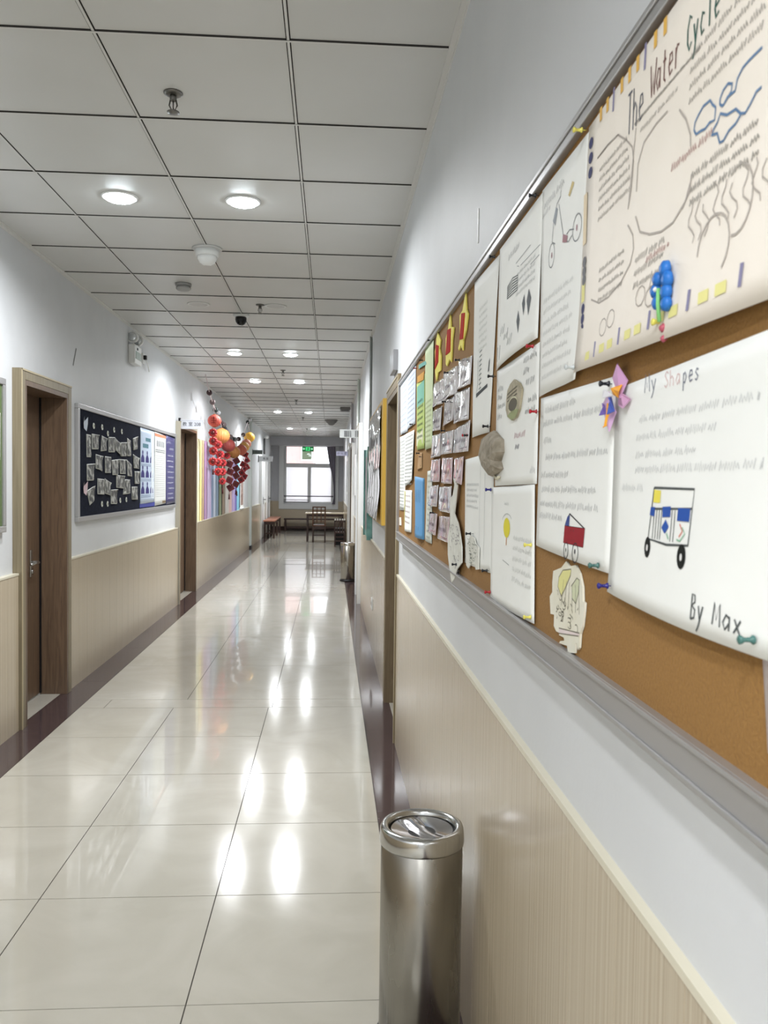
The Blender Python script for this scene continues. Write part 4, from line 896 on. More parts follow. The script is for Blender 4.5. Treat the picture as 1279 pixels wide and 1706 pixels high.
# posters on the right part of the navy board
P = Sheet('staff_poster', [(7.80,1.945),(8.40,1.94),(8.42,1.232),(7.80,1.225)], 'light blue poster with nine navy portraits on the navy board', 'poster', 2, mat('pale_blue_print', (196,212,232), .3), base=LB, d=1, curl=.004)
m = MB()
for j, zc in enumerate((1.665,1.52,1.365)):
    for i, yc in enumerate((7.90,8.09,8.28)):
        P.fill(m, circ(yc, zc+.048, .026, .022, 10)[:-1]); P.fill(m, [(yc-.07,zc-.045),(yc+.07,zc-.045),(yc+.062,zc+.0),(yc+.02,zc+.028),(yc-.02,zc+.028),(yc-.062,zc)])
P.part('portraits', m, ink((60,56,116)))
m = MB(); P.rect(m, 8.02, 8.24, 1.825, 1.86); P.rect(m, 7.90, 8.14, 1.76, 1.80); P.part('heading', m, ink((88,128,140)))
m = MB()
for z in (1.60,1.585,1.455,1.44,1.30,1.285): scribble(m, 7.83, 8.38, z, .009, .005, 0, xf=P.xf)
P.part('captions', m, ink((140,156,180)))
m = MB(); P.rect(m, 8.26, 8.40, 1.27, 1.94, 0); P.part('pale_side', m, ink((214,222,230)))
m = MB(); m.box(LB+.001, LB+.003, 7.79, 8.44, 1.19, 1.235); tag(obj('blue_strip', m, mat('royal_blue_paper', (52,62,150), .5)), 'royal blue paper strip under the portrait poster', 'paper strip')
P = Sheet('notice_sheet', [(8.43,1.945),(9.0,1.93),(9.0,1.205),(8.43,1.19)], 'white printed notice with an orange top edge on the navy board', 'poster', 1, mat('notice_white', (222,224,220), .35), base=LB, d=1)
m = MB(); P.rect(m, 8.44, 8.99, 1.90, 1.932); P.part('orange_edge', m, ink((212,130,100)))
m = MB()
for i in range(5): P.rect(m, 8.54+.08*i, 8.585+.08*i, 1.80, 1.86)
for i in range(2): scribble(m, 8.48, 8.96, 1.76-.02*i, .014, .006, 0, xf=P.xf)
P.part('heading', m, ink((120,124,128)))
m = MB()
for i in range(20): scribble(m, 8.48, 8.95, 1.70-.022*i, .008, .003, 0, xf=P.xf)
P.part('printed_text', m, ink((188,192,190)))
m = MB(); P.rect(m, 8.80, 8.99, 1.21, 1.235); P.part('brown_corner', m, ink((120,104,80)))
P = Sheet('navy_poster', [(9.01,1.94),(9.51,1.93),(9.51,1.20),(9.01,1.19)], 'dark blue poster with white lettering at the far end of the navy board', 'poster', 1, mat('dark_blue_print', (54,52,108), .3), base=LB, d=1)
m = MB()
for i, (a, b, z) in enumerate(((9.05,9.25,1.86),(9.2,9.42,1.79),(9.1,9.4,1.72),(9.05,9.4,1.66),(9.15,9.42,1.60),(9.1,9.45,1.54),(9.12,9.42,1.48),(9.1,9.4,1.42),(9.15,9.45,1.36),(9.1,9.4,1.30),(9.12,9.42,1.25))): scribble(m, a, b, z, .03 if i < 2 else .016, .006, 0, xf=P.xf)
P.part('white_lettering', m, ink((200,200,216)))
# ---------------------------------------------------------------- hanging name signs
def text_obj(body, parent, loc, size, rot, m, name='lettering', ax='CENTER', ext=.0006):
    c = bpy.data.curves.new(name, 'FONT'); c.body = body; c.size = size; c.extrude = ext; c.align_x = ax; c.align_y = 'CENTER'
    t = bpy.data.objects.new('tmp', c); C.objects.link(t); bpy.context.view_layer.update()
    me = bpy.data.meshes.new_from_object(t.evaluated_get(bpy.context.evaluated_depsgraph_get())); bpy.data.objects.remove(t); me.materials.clear(); me.materials.append(m)
    o = bpy.data.objects.new(name, me); C.objects.link(o); o.parent = parent; o.location = loc; o.rotation_euler = rot; return o
M_ink = mat('sign_ink', (70,72,80), .5); FR = (math.pi/2, 0, 0)
def sign(label, x0, x1, y, z0, z1, side, body, size, col=(206,208,214), extra=None, tcol=None):
    r = thing('room_sign', ((x0+x1)/2, y, z0), label, 'sign')
    m = MB(); m.box(x0, x1, y-.012, y+.012, z0, z1); m.box(x0, x1, y-.016, y-.012, z0, z0+.012); m.box(x0, x1, y-.016, y-.012, z1-.010, z1); obj('sign_panel', m, mat('sign_face_%d' % col[0], col, .3, .2), r)
    m = MB(); m.box(x0-.022, x0, y-.02, y+.02, z0-.02, z1+.02) if side < 0 else m.box(x1, x1+.022, y-.02, y+.02, z0-.02, z1+.02); obj('wall_bracket', m, M_black, r)
    if body: text_obj(body, r, (0, -.0135, (z1-z0)/2), size, FR, tcol or M_ink)
    if extra: extra(r)
    return r
sign('pale room sign reading 208 sticking out above the second left door', -1.76, -1.50, 9.72, 2.058, 2.165, -1, '教 室 208', .052)
def cols(r):
    m = MB()
    for x in (.165,.18,.195,.215,.238,.30,.325):
        for k in range(4): m.box(x-.004, x+.004, 10.13, 10.1385, 2.025+.019*k, 2.037+.019*k)
    o = obj('lettering', m, M_ink, r)
sign('pale room sign with columns of small grey writing sticking out from the right wall', .105, .345, 10.155, 2.010, 2.112, 1, None, .05, extra=cols, col=(216,218,216))
sign('lilac-grey room sign farther down the right wall, near the window', .11, .345, 17.0, 2.02, 2.112, 1, '办 公 室', .055, col=(150,148,166))
sign('dark grey-green room sign on the far left wall, beyond the lanterns', -1.80, -1.578, 19.0, 2.095, 2.19, -1, '教室', .05, col=(92,102,98))
sign('white room sign on the far left wall beside the white doors', -1.79, -1.449, 20.5, 1.97, 2.10, -1, '教 室', .06, col=(214,216,218))
m = MB(); m.box(.352, XR, 4.72, 4.98, 2.10, 2.22); o = obj('door_plaque', m, mat('plaque_grey', (150,150,152), .3, .5), bevel=.003); tag(o, 'small flush grey plaque above the near right door', 'sign')
# exit sign
r = thing('exit_sign', (-.66, 24.2, 2.38), 'green illuminated exit sign hanging before the end window', 'exit sign')
m = MB(); m.box(-.85, -.51, 24.19, 24.22, 2.375, 2.525); obj('sign_case', m, M_black, r, bevel=.003)
m = MB(); m.box(-.84, -.52, 24.186, 24.19, 2.385, 2.515); obj('green_panel', m, mat('exit_green', (16,96,52), .3, emit=(20,120,60), est=.5), r)
m = MB()
def pol(m, pts, y, th=.002): n = len(pts); m.add([(a, y, b) for a, b in pts]+[(a, y+th, b) for a, b in pts], [tuple(range(n)), tuple(range(n, 2*n))]+[(i, (i+1)%n, (i+1)%n+n, i+n) for i in range(n)])
pol(m, [(-.83,2.45),(-.795,2.485),(-.795,2.46),(-.765,2.46),(-.765,2.44),(-.795,2.44),(-.795,2.415)], 24.183); pol(m, [(-.53,2.45),(-.565,2.485),(-.565,2.46),(-.595,2.46),(-.595,2.44),(-.565,2.44),(-.565,2.415)], 24.183)
obj('arrows', m, mat('exit_light', (190,250,210), .3, emit=(170,250,200), est=1.0), r)
m = MB(); m.box(-.745, -.615, 24.183, 24.186, 2.395, 2.505); obj('pictogram_field', m, mat('exit_mid', (70,200,120), .3, emit=(60,210,120), est=.9), r)
m = MB(); pol(m, circ(-.672, 2.49, .010, .010, 10)[:-1], 24.180); pol(m, [(-.69,2.475),(-.665,2.478),(-.66,2.45),(-.645,2.42),(-.655,2.413),(-.672,2.44),(-.69,2.41),(-.715,2.405),(-.715,2.414),(-.695,2.42),(-.685,2.45)], 24.180); obj('running_figure', m, mat('exit_dark', (10,80,40), .4), r)
m = MB()
for x in (-.80,-.56): m.tube([(x,24.205,2.525),(x,24.205,CEIL)], .005)
obj('hanging_rods', m, M_steel, r)
# ---------------------------------------------------------------- ceiling fittings
def sprinkler(x, y, label):
    r = thing('sprinkler', (x, y, CEIL), label, 'sprinkler', 'ceiling sprinklers')
    m = MB(); m.lathe(x, y, [(.034,-.0003),(.034,-.004),(.026,-.009),(.014,-.010)], 24, cz=CEIL); obj('escutcheon', m, M_sprk, r)
    m = MB(); m.lathe(x, y, [(.013,-.005),(.012,-.025),(.009,-.03)], 16, cz=CEIL)
    for s_ in (1,-1): m.tube([(x+s_*.010,y,CEIL-.026),(x+s_*.014,y,CEIL-.045),(x+s_*.004,y,CEIL-.066)], .0028)
    m.tube([(x,y,CEIL-.028),(x,y,CEIL-.06)], .0025); obj('sprinkler_head', m, M_sprk, r)
    m = MB(); m.lathe(x, y, [(.006,-.064),(.022,-.068),(.022,-.071),(.004,-.073)], 20, cz=CEIL); obj('deflector', m, M_sprk, r)
    return r
M_sprk = mat('tarnished_metal', (120,118,114), .35, .9)
sp = sprinkler(-.578, 3.02, 'nearest ceiling sprinkler, ahead of the first pair of lights')
dup(sp, (-.567, 6.50, CEIL), 'ceiling sprinkler just right of the dark camera dome'); dup(sp, (-.602, 10.2, CEIL), 'ceiling sprinkler between the second and third pair of lights')
dup(sp, (-.59, 13.8, CEIL), 'ceiling sprinkler beyond the third pair of lights'); dup(sp, (-.60, 17.4, CEIL), 'ceiling sprinkler beyond the fourth pair of lights'); dup(sp, (-.62, 21.0, CEIL), 'farthest ceiling sprinkler, between the last pair of lights')
r = thing('wifi_dome', (-.75, 4.98, CEIL), 'white dome housing on a round plate, on the long ceiling joint', 'dome device')
m = MB(); m.lathe(-.75, 4.98, [(.088,-.0003),(.088,-.008),(.080,-.012)], 40, cz=CEIL); obj('mounting_plate', m, mat('plate_grey', (196,196,194), .4), r)
m = MB(); m.lathe(-.75, 4.98, [(.072,-.010),(.068,-.045),(.064,-.05)], 40, cz=CEIL); obj('housing', m, M_white, r)
m = MB(); m.lathe(-.75, 4.98, [(.060,-.048),(.056,-.07),(.042,-.09),(.02,-.099),(.004,-.101)], 40, cz=CEIL); obj('dome', m, mat('dome_white', (236,237,236), .15), r)
r = thing('smoke_detector', (-1.049, 5.88, CEIL), 'grey round smoke detector on the ceiling, left of the dome camera', 'smoke detector')
m = MB(); m.lathe(-1.049, 5.88, [(.056,-.0003),(.056,-.016),(.052,-.018)], 32, cz=CEIL); obj('base', m, mat('detector_grey', (150,150,148), .45), r)
m = MB(); m.lathe(-1.049, 5.88, [(.045,-.018),(.045,-.026),(.052,-.028),(.052,-.038),(.040,-.048),(.02,-.052)], 32, cz=CEIL); obj('sensor_head', m, mat('detector_light', (172,172,170), .45), r)
r = thing('dome_camera', (-.757, 6.9, CEIL), 'ceiling camera with white collar and black ball lens', 'camera')
m = MB(); m.lathe(-.757, 6.9, [(.066,-.0003),(.066,-.012),(.054,-.026),(.045,-.028)], 32, cz=CEIL); obj('collar', m, M_white, r)
m = MB(); m.lathe(-.757, 6.885, [(.046,-.024),(.047,-.045),(.043,-.065),(.032,-.082),(.015,-.092),(.002,-.094)], 32, cz=CEIL); obj('ball', m, mat('camera_black', (18,18,20), .2), r)
m = MB(); m.lathe(-.757, 6.846, [(.018,0),(.018,-.006),(.01,-.008)], 20, axis='y', cz=CEIL-.055); obj('lens', m, mat('lens_glass', (40,42,46), .05), r)
m = MB(); m.lathe(.0, 18.0, [(.14,-.0003),(.14,-.02),(.05,-.11),(.03,-.12)], 28, cz=CEIL); tag(obj('ceiling_horn', m, mat('horn_grey', (120,118,116), .5)), 'grey funnel-shaped ceiling fitting near the right wall, before the window', 'ceiling fitting')
m = MB(); m.box(.16,.34,14.9,15.2,CEIL-.05,CEIL-.0005); m.box(.18,.32,14.95,15.15,CEIL-.07,CEIL-.05); tag(obj('ceiling_box', m, mat('horn_grey', (120,118,116), .5)), 'dark flat ceiling box above the pale sign on the right', 'ceiling fitting')
# emergency light
r = thing('emergency_light', (XL, 7.55, 2.5), 'white twin-head emergency light high on the left wall', 'emergency light')
m = MB(); m.box(XL, XL+.06, 7.42, 7.68, 2.49, 2.66); obj('housing', m, M_white, r, bevel=.008)
for i, y in enumerate((7.47, 7.66)):
    m = MB(); m.tube([(XL+.03,y,2.655),(XL+.03,y,2.68)], .012); m.lathe(XL+.03, y+.03, [(.02,.0),(.05,-.02),(.056,-.055),(.052,-.062)], 24, axis='y', cz=2.725); o = obj('lamp_head', m, M_white, r)
    m = MB(); m.lathe(XL+.03, y+.03, [(.048,-.060),(.03,-.066),(.01,-.068)], 24, axis='y', cz=2.725); obj('lamp_lens', m, mat('lens_silver', (206,210,212), .1, .6), o)
m = MB(); m.box(XL+.06, XL+.064, 7.45, 7.65, 2.535, 2.60); obj('label_plate', m, mat('plate_sage', (176,190,182), .5), r)
m = MB(); m.box(XL+.06, XL+.065, 7.50, 7.53, 2.615, 2.635); obj('indicator', m, M_black, r)
r = thing('wall_socket', (XL, 7.98, 2.56), 'small white socket with plug beside the emergency light', 'socket')
m = MB(); m.box(XL, XL+.012, 7.93, 8.03, 2.56, 2.66); obj('plate', m, M_white, r, bevel=.002)
m = MB(); m.box(XL+.012, XL+.04, 7.96, 8.0, 2.60, 2.64); obj('plug', m, M_black, r, bevel=.003)
m = MB(); m.tube([(XL+.03,7.98,2.60),(XL+.035,8.02,2.57),(XL+.03,8.1,2.54),(XL+.02,8.17,2.515)], .006); obj('cord', m, M_white, r)
# socket on the right panelling
r = thing('wall_socket', (PR, 6.98, .36), 'white power socket low on the right panelling', 'socket')
m = MB(); m.box(PR, PR-.010, 6.9, 7.06, .37, .46); obj('plate', m, M_white, r, bevel=.002)
m = MB()
for y in (6.94, 7.02): m.box(PR-.010, PR-.0105, y-.015, y+.015, .40, .43)
obj('socket_holes', m, M_black, r)
# pipes
for nm, y, z0, z1, rr, c, lab in (('wall_conduit',7.75,.96,CEIL,.012,(170,176,174),'thin grey conduit from the ceiling down the right wall'),('wall_conduit',10.9,.36,CEIL,.02,(206,214,206),'white pipe running down the right wall beyond the teal board'),('wall_conduit',14.2,.4,CEIL,.02,(214,212,216),'far white pipe on the right wall before the white door')):
    m = MB(); m.tube([(XR-.0-rr,y,z0),(XR-rr,y,(z0+z1)/2),(XR-rr,y,z1)], rr, 12); tag(obj(nm, m, mat('conduit_%d' % c[0], c, .4)), lab, 'pipe')
m = MB(); m.tube([(XL+.03,22.0,2.2),(XL+.03,22.0,2.62)], .025, 12); o = obj('wall_lamp', m, mat('conduit_dark', (84,84,84), .5)); tag(o, 'dark conduit with a small white device near the ceiling on the far left wall', 'wall device')
m = MB(); m.lathe(XL+.09, 21.97, [(.02,.04),(.06,.02),(.065,-.02),(.03,-.05),(.004,-.055)], 20, cz=2.66); obj('device_head', m, M_white, o)
# ---------------------------------------------------------------- right wall, beyond the near door
r = thing('notice_board', (XR, 6.4, 1.16), 'golden-edged notice board covered with shiny plastic film beyond the near right door', 'notice board')
m = MB(); m.box(XR, .345, 5.50, 7.33, 1.16, 2.02); obj('backing', m, mat('gold_board', (206,166,72), .4), r, bevel=.003)
m = MB(); vs = []; fs = []; ny, nz2 = 30, 24
for j in range(nz2+1):
    for i in range(ny+1):
        a, b = i/ny, j/nz2; vs.append((.3375-.003*math.sin(a*31+b*3)-.003*math.sin(b*17+a*5)-(.02*(1-b)**6), 5.62+1.68*a, 1.19+.80*b))
for j in range(nz2):
    for i in range(ny): o_ = j*(ny+1)+i; fs.append((o_, o_+1, o_+ny+2, o_+ny+1))
m.add(vs, fs, 0, True)
M_film = noisy('photo_film', (126,112,100), (222,222,214), scale=(1,14,2.4), nscale=2.4, detail=4, rough=.08, coat=1.0, lo=.3, hi=.62)
obj('film_cover', m, M_film, r)
m = MB(); m.box(XR, .33, 7.4, 7.43, .93, 1.78); m.box(XR, .33, 8.17, 8.2, .93, 1.78); m.box(XR, .345, 7.43, 8.17, .94, 1.77); o = obj('notice_board', m, [noisy('teal_board', (84,134,130), (124,172,164), nscale=12, rough=.4)], bevel=.002); tag(o, 'teal-edged notice board past the golden one on the right wall', 'notice board')
m = MB(); m.box(.345, .343, 7.5, 8.1, 1.0, 1.7); obj('print_panel', m, noisy('teal_print', (60,70,76), (150,140,140), nscale=18, rough=.35), o)
m = MB(); m.box(XR, .35, 11.7, 12.85, 1.27, 1.86); o = obj('whiteboard', m, mat('whiteboard_face', (210,212,210), .3), bevel=.004); tag(o, 'plain white board on the right wall before the dark brown door', 'whiteboard')
r = thing('wall_poster', (XR, 17.8, 1.2), 'framed ink-style poster far down the right wall near the window', 'poster')
m = MB(); m.box(XR, .365, 16.6, 19.2, 1.2, 2.0); obj('poster_board', m, M_white, r, bevel=.003)
m = MB(); m.box(.3648, .3635, 16.7, 19.1, 1.26, 1.94); obj('print', m, noisy('ink_print', (60,64,58), (206,208,204), nscale=3.5, detail=5, rough=.4, lo=.36, hi=.5), r)
# ---------------------------------------------------------------- streamers, garland, lanterns
cs = [((236,234,190),'pale cream'),((236,214,140),'yellow'),((206,176,140),'tan orange'),((170,136,170),'mauve'),((186,170,200),'lilac'),((132,150,178),'slate blue'),((196,206,222),'pale blue'),((136,156,178),'blue grey'),((150,164,130),'olive green'),((170,150,130),'light brown'),((226,222,216),'white'),((230,196,190),'pink'),((190,170,214),'lavender'),((130,120,190),'violet'),((130,190,214),'sky blue'),((200,196,190),'pale grey')]
st = [p[0] for p in D['stripes']]
for i, (c, nme) in enumerate(cs[:15]):
    y0, y1 = st[i]+.012, st[i+1]-.012; m = MB(); vs = []; fs = []; n = 10; N_ = 16
    zt = 2.02 if i < 4 else 2.0-.01*i
    for lay in (0, .0012):
        for j in range(N_+1):
            for k in range(n+1):
                a = k/n; vs.append((-1.780+.006*math.sin(a*9+i)+lay, y0+(y1-y0)*a, .905+(zt-.905)*j/N_))
    q = (n+1)*(N_+1)
    for L_ in (0, q):
        for j in range(N_):
            for k in range(n): o_ = L_+j*(n+1)+k; fs.append((o_, o_+1, o_+n+2, o_+n+1))
    m.add(vs, fs, 0, True)
    tag(obj('paper_streamer', m, mat('streamer_%d' % i, c, .6)), '%s vertical paper streamer on the left wall under the lanterns' % nme, 'streamer', 'pastel streamers')
r = thing('hanging_scroll', (-1.76, 16.4, .92), 'narrow white-bordered scroll with red-brown writing at the far end of the streamers', 'scroll')
m = MB(); m.box(-1.775, -1.765, 16.16, 16.74, .93, 1.75); obj('scroll_sheet', m, M_pap, r)
m = MB(); m.box(-1.765, -1.763, 16.24, 16.66, .99, 1.72); obj('scroll_panel', m, noisy('scroll_print', (110,80,72), (176,150,140), nscale=14, rough=.6, lo=.4, hi=.6), r)
m = MB(); m.tube([(-1.765,16.12,.925),(-1.765,16.4,.925),(-1.765,16.78,.925)], .02, 10); obj('scroll_rod', m, M_white, r)
GX = -1.6
r = thing('bead_garland', (GX, 13.0, 2.15), 'garland of small dark discs sagging from the ceiling above the lanterns', 'garland')
pts = sorted(D['gardisks'][:14], key=lambda p: p[0]); pts = [(10.55, CEIL-.03)]+pts+D['gardisks'][14:16]
m = MB(); m.tube([(GX, a, b) for a, b in pts], .005, 6); obj('string', m, mat('string_pale', (206,190,190), .7), r)
dc = [(66,44,46),(110,96,96),(44,52,50),(128,130,132)]
for i, (a, b) in enumerate(D['gardisks'][:16]):
    m = MB(); rr = .038+.006*(i % 2)*0; m.lathe(GX, a, [(rr*.6,-.02),(rr,-.008),(rr,.008),(rr*.6,.02)], 16, axis='y', cz=b); obj('disc', m, mat('disc_%d' % (i % 4), dc[i % 4], .5), r)
def gz(a):
    for (p, q), (p2, q2) in zip(pts, pts[1:]):
        if p <= a <= p2: return q+(q2-q)*(a-p)/(p2-p)
bc = [((204,88,74),.088,'bright red'),((208,136,78),.112,'large orange'),((150,66,60),.105,'dark red'),((176,116,64),.10,'brown gold'),((200,104,84),.095,'brick red'),((232,176,96),.092,'golden'),((232,150,128),.09,'salmon pink'),((238,180,66),.10,'yellow-orange')]
for i, (a, b) in enumerate(D['garballs']):
    c, rr, nme = bc[i]; r = thing('paper_lantern', (GX+.03, a, b), '%s round paper lantern, number %s from the left in the hanging row' % (nme, ['one','two','three','four','five','six','seven','eight'][i]), 'lantern', 'hanging paper lanterns')
    r['label'] = '%s round paper lantern, %s from the left in the hanging row' % (nme, rowname[i])
    vs = []; fs = []; nb, nr = 40, 16
    for j in range(nr+1):
        th = math.pi*(.06+.88*j/nr)
        for k in range(nb):
            ph = 2*math.pi*k/nb; q = rr*(1+.03*(k % 2))*math.sin(th); vs.append((GX+.03+q*math.cos(ph), a+q*math.sin(ph), b+rr*.96*math.cos(th)))
    for j in range(nr):
        for k in range(nb): k2 = (k+1) % nb; fs.append((j*nb+k, j*nb+k2, (j+1)*nb+k2, (j+1)*nb+k))
    m = MB(); m.add(vs, fs); obj('shade', m, mat('lantern_%d' % i, c, .55), r)
    m = MB(); m.lathe(GX+.03, a, [(rr*.22,rr*.92),(rr*.24,rr*1.0),(rr*.1,rr*1.02)], 16, cz=b); m.lathe(GX+.03, a, [(rr*.22,-rr*.92),(rr*.24,-rr*1.0),(rr*.1,-rr*1.02)], 16, cz=b); obj('cap', m, mat('lantern_cap', (160,110,50), .4), r)
    m = MB(); m.tube([(GX+.03,a,b+rr),(GX+.015,a,(b+rr+gz(a))/2),(GX+.0,a,gz(a))], .003, 6); obj('hanging_cord', m, mat('string_pale', (206,190,190), .7), r)
    if i == 0:
        m = MB()
        for dy in (-.02,0,.02): m.box(GX+.06, GX+.08, a-rr*.9, a-rr*.88, b-.03, b-.0)
        c_ = MB()
        for dz, w_ in ((.03,.05),(0,.07),(-.03,.05)): c_.box(GX+.0, GX+.0+w_, a-rr-.003, a-rr-.001, b+dz-.004, b+dz+.004)
        c_.box(GX+.03, GX+.038, a-rr-.003, a-rr-.001, b-.04, b+.045); obj('character', c_, mat('dark_red_ink', (150,40,36), .6), r)
IT = [(a, b, bc[i][1]) for i, (a, b) in enumerate(D['garballs'])]+[(a, b, .05) for a, b in D['garred']+D['gardia']]
def hangcord(r, a, b, top):
    c = [q for q in IT if q[1] > b+.03 and abs(q[0]-a) < 1.0 and not (q[0] == a and q[1] == b)]
    if not c: return
    q = min(c, key=lambda q: math.hypot((q[0]-a)*.6, q[1]-b)); m = MB(); m.tube([(GX,a,b+top),(GX,(a+q[0])/2,(b+top+q[1]-q[2]*.8)/2),(GX,q[0],q[1]-q[2]*.8)], .006, 6)
    obj('hanging_cord', m, mat('pink_ribbon', (226,190,196), .6), r)
M_rf = mat('red_felt', (186,56,58), .6); M_rd = mat('deep_red_card', (104,34,36), .5)
o6 = ['leftmost','second','third','fourth','fifth','sixth','seventh','eighth','ninth','tenth','eleventh','twelfth','thirteenth','fourteenth','fifteenth','sixteenth']
rn = ['uppermost','uppermost','uppermost, right of the column,','second level','second level','third level','third level','third level','fourth level','fourth level','lowest','small dark']
sd = ['left','left, lower','','left','right','left','middle','right','left','right','','']
for i, (a, b) in enumerate(D['garred']):
    r = thing('red_ornament', (GX, a, b), ('red rosette ornament below the left lanterns, %s %s' % (rn[i], sd[i])).strip(), 'ornament', 'red rosettes')
    m = MB(); q = .062 if i not in (10,11) else .055
    for k in range(8):
        t = k*math.pi/4; m.lathe(GX+q*.62*math.cos(t), a-.004*(k%2), [(q*.15,-.02),(q*.36,-.009),(q*.36,.009),(q*.15,.02)], 10, axis='y', cz=b+q*.62*math.sin(t))
    obj('petals', m, M_rf, r)
    m = MB(); m.lathe(GX+.0, a-.03, [(q*.2,-.012),(q*.36,-.004),(q*.36,.01)], 12, axis='y', cz=b); obj('centre', m, M_rd, r); hangcord(r, a, b, q*.8)
def tassel(a, b, lab):
    c = [q for q in IT if q[1] > b and abs(q[0]-a) < .6]; q = min(c, key=lambda q: math.hypot(q[0]-a, q[1]-b))
    m = MB(); m.tube([(GX,q[0],q[1]),(GX,(a+q[0])/2,(b-.05+q[1])/2),(GX,a,b-.055)], .003, 6); m.lathe(GX, a, [(.004,-.05),(.011,-.06),(.009,-.075),(.014,-.13)], 10, cz=b); tag(obj('tassel', m, mat('tassel_dark', (90,40,44), .8)), lab, 'tassel', 'tassels')
tassel(12.25, 1.40, 'dark tassel hanging under the lowest red rosette'); tassel(11.27, 1.67, 'dark tassel hanging under the left red rosettes')
tassel(13.05, 1.30, 'dark tassel hanging under the lowest maroon diamond'); tassel(13.95, 1.36, 'dark tassel left of a pair under the middle diamonds'); tassel(14.1, 1.34, 'dark tassel right of a pair under the middle diamonds')
dn = ['top left of the left column','top of the middle column','second in the left column','second in the middle column','third in the left column','third in the middle column','bottom of the middle column','bottom of the left column','top of the right column','high at the far right edge','second in the right column','far right edge, middle','third in the right column','fourth in the right column','lower far right','bottom of the right column']
for i, (a, b) in enumerate(D['gardia']):
    q = .072; ro = (.35, -.25)[i % 2]; m = MB(); pp = [(GX+q*math.cos(ro+k*math.pi/2), b+q*math.sin(ro+k*math.pi/2)) for k in range(4)]
    pol(m, pp, a-.02, .04); o = obj('diamond_ornament', m, mat('deep_red_card', (104,34,36), .5) if i < 8 else mat('crimson_card', (150,38,42), .5), bevel=.006); tag(o, 'maroon square knot ornament, %s' % dn[i], 'ornament', 'maroon square ornaments')
    m = MB(); pol(m, [(GX+q*.45*math.cos(ro+k*math.pi/2), b+q*.45*math.sin(ro+k*math.pi/2)) for k in range(4)], a-.023, .002); obj('inner_square', m, mat('maroon_inner', (84,26,30), .5), o); hangcord(o, a, b, .03)
# ---------------------------------------------------------------- furniture at the far end
M_dk = noisy('dark_bench_wood', (48,30,26), (66,42,34), scale=(1,1,.3), nscale=9, rough=.35)
M_seat = mat('red_brown_seat', (176,120,96), .35)
M_chw = mat('chair_back_wood', (96,62,40), .35)
def leg(r, x, y, z1, s_=.035, m_=None):
    m = MB(); m.box(x-s_/2, x+s_/2, y-s_/2, y+s_/2, .0005, z1); obj('leg', m, m_ or M_dk, r, bevel=.004)
r = thing('bench', (-1.57, 22.4, 0), 'low bench with reddish top along the far left wall', 'bench')
m = MB(); m.box(-1.72, -1.42, 21.1, 23.7, .44, .475); obj('seat', m, M_seat, r, bevel=.006)
for x in (-1.69, -1.45):
    for y in (21.2, 22.4, 23.6): leg(r, x, y, .44, .045)
m = MB(); m.box(-1.70, -1.44, 21.19, 21.21, .36, .44); m.box(-1.70, -1.44, 23.59, 23.61, .36, .44)
m.box(-1.695,-1.685,21.2,23.6,.37,.44); m.box(-1.455,-1.445,21.2,23.6,.37,.44); obj('apron', m, M_dk, r)
m = MB()
for y in (21.2,22.4,23.6): m.box(-1.69, -1.45, y-.014, y+.014, .12, .15)
obj('stretcher', m, M_dk, r)
r = thing('bench', (-.5, 24.6, 0), 'long dark wooden bench along the wall under the end window', 'bench')
m = MB(); m.box(-1.38, .34, 24.4, 24.75, .345, .385); obj('seat', m, M_dk, r, bevel=.005)
for x in (-1.34, -.5, .30):
    for y in (24.43, 24.71): leg(r, x, y, .345, .045)
m = MB(); m.box(-1.34, .30, 24.42, 24.44, .10, .14); m.box(-1.34, .30, 24.70, 24.72, .10, .14); obj('stretcher', m, M_dk, r)
r = thing('table', (-.1, 20.5, 0), 'dark wooden table with pale glossy top against the right wall by the window', 'table')
m = MB(); m.box(-.62, .355, 20.15, 20.75, .685, .712); obj('table_top', m, mat('pale_gloss_top', (226,214,190), .12), r, bevel=.004)
m = MB(); m.box(-.58, .32, 20.19, 20.205, .62, .685); m.box(-.58, .32, 20.695, 20.71, .62, .685); m.box(-.58,-.565,20.2,20.7,.62,.685)
for x0, s_ in ((-.56,1),(.30,-1)):
    m.box(x0, x0+s_*.10, 20.19, 20.205, .585, .60); m.box(x0+s_*.09, x0+s_*.10, 20.19, 20.205, .585, .62); m.box(x0+s_*.045,x0+s_*.055,20.19,20.205,.585,.62)
obj('apron', m, M_dk, r)
for x in (-.565, .305):
    for y in (20.2, 20.7): leg(r, x, y, .685, .04)
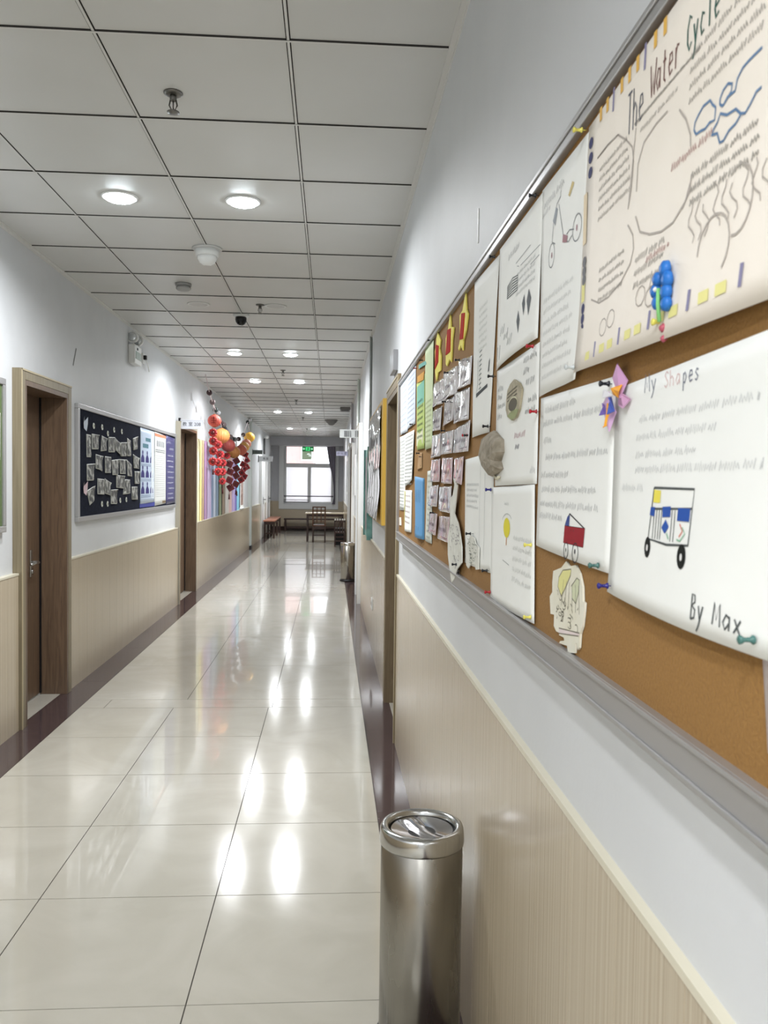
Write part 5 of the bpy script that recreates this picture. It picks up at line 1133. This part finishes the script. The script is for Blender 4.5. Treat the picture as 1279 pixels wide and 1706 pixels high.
def lattice_chair(loc, label, w_, seat_z, back_z, legc=None):
    # built facing +Y (its back towards -Y)
    x, y = loc; r = thing('wooden_chair', (x, y, 0), label, 'chair'); h_ = w_/2
    m = MB(); m.box(x-h_, x+h_, y-.01, y+.40, seat_z-.03, seat_z); obj('seat', m, M_chw, r, bevel=.005)
    m = MB()
    for s_ in (-1,1): m.box(x+s_*(h_-.016)-.016, x+s_*(h_-.016)+.016, y-.03, y+.0, seat_z, back_z)
    m.box(x-h_, x+h_, y-.03, y, back_z-.03, back_z); obj('back_frame', m, M_chw, r, bevel=.003)
    m = MB()
    for s_ in (-.05,.05): m.box(x+s_-.012, x+s_+.012, y-.022, y-.006, seat_z+.06, back_z-.03)
    for z in (seat_z+.08, back_z-.10): m.box(x-h_+.03, x+h_-.03, y-.020, y-.008, z-.009, z+.009)
    obj('lattice', m, M_chw, r)
    for sx in (-1,1):
        for yy in (y-.015, y+.37): leg(r, x+sx*(h_-.018), yy, seat_z-.03, .034)
    m = MB(); m.box(x-h_+.03, x+h_-.03, y-.025, y-.005, .16, .19); m.box(x-h_+.03, x+h_-.03, y-.025, y-.005, seat_z-.10, seat_z-.035)
    for sx in (-1,1): m.box(x+sx*(h_-.018)-.008, x+sx*(h_-.018)+.008, y, y+.36, .12, .15)
    obj('stretcher', m, M_dk, r); return r
lattice_chair((-.275, 20.02), 'wooden chair with lattice back, standing in front of the table', .33, .42, .875)
r = thing('small_chair', (.24, 18.75, 0), 'small black slat-back chair against the right wall, behind the far steel bin', 'chair')
x, y = .22, 18.6
m = MB(); m.box(.09, .35, 18.6, 18.95, .30, .335); obj('seat', m, M_dk, r, bevel=.004)
m = MB(); m.box(.09,.12,18.58,18.61,.335,.60); m.box(.32,.35,18.58,18.61,.335,.60); m.box(.09,.35,18.58,18.61,.565,.60); obj('back_frame', m, M_dk, r, bevel=.003)
m = MB()
for q in (.155,.22,.285): m.box(q-.012, q+.012, 18.588, 18.602, .335, .565)
obj('back_slats', m, M_dk, r)
m = MB()
for q in (.115,.17,.225,.28,.325): m.lathe(q, 18.595, [(.018,.0),(.022,.02),(.012,.045)], 10, cz=.60)
obj('lit_top_knobs', m, mat('lit_top_knobs', (206,204,200), .4), r)  # pale shapes paint the light falling on the backrest top
for xx in (.11,.33):
    for yy in (18.6,18.93): leg(r, xx, yy, .30, .032)
m = MB(); m.box(.11,.33,18.59,18.61,.12,.15); m.box(.11,.33,18.59,18.61,.21,.24); obj('stretcher', m, M_dk, r)
m = MB(); m.box(.10,.35,19.2,19.75,.001,.36); m.box(.095,.355,19.195,19.755,.36,.385); m.box(.10,.101,19.3,19.6,.1,.3); tag(obj('storage_box', m, M_black, bevel=.01), 'black box standing against the right wall between the small chair and the table', 'box')
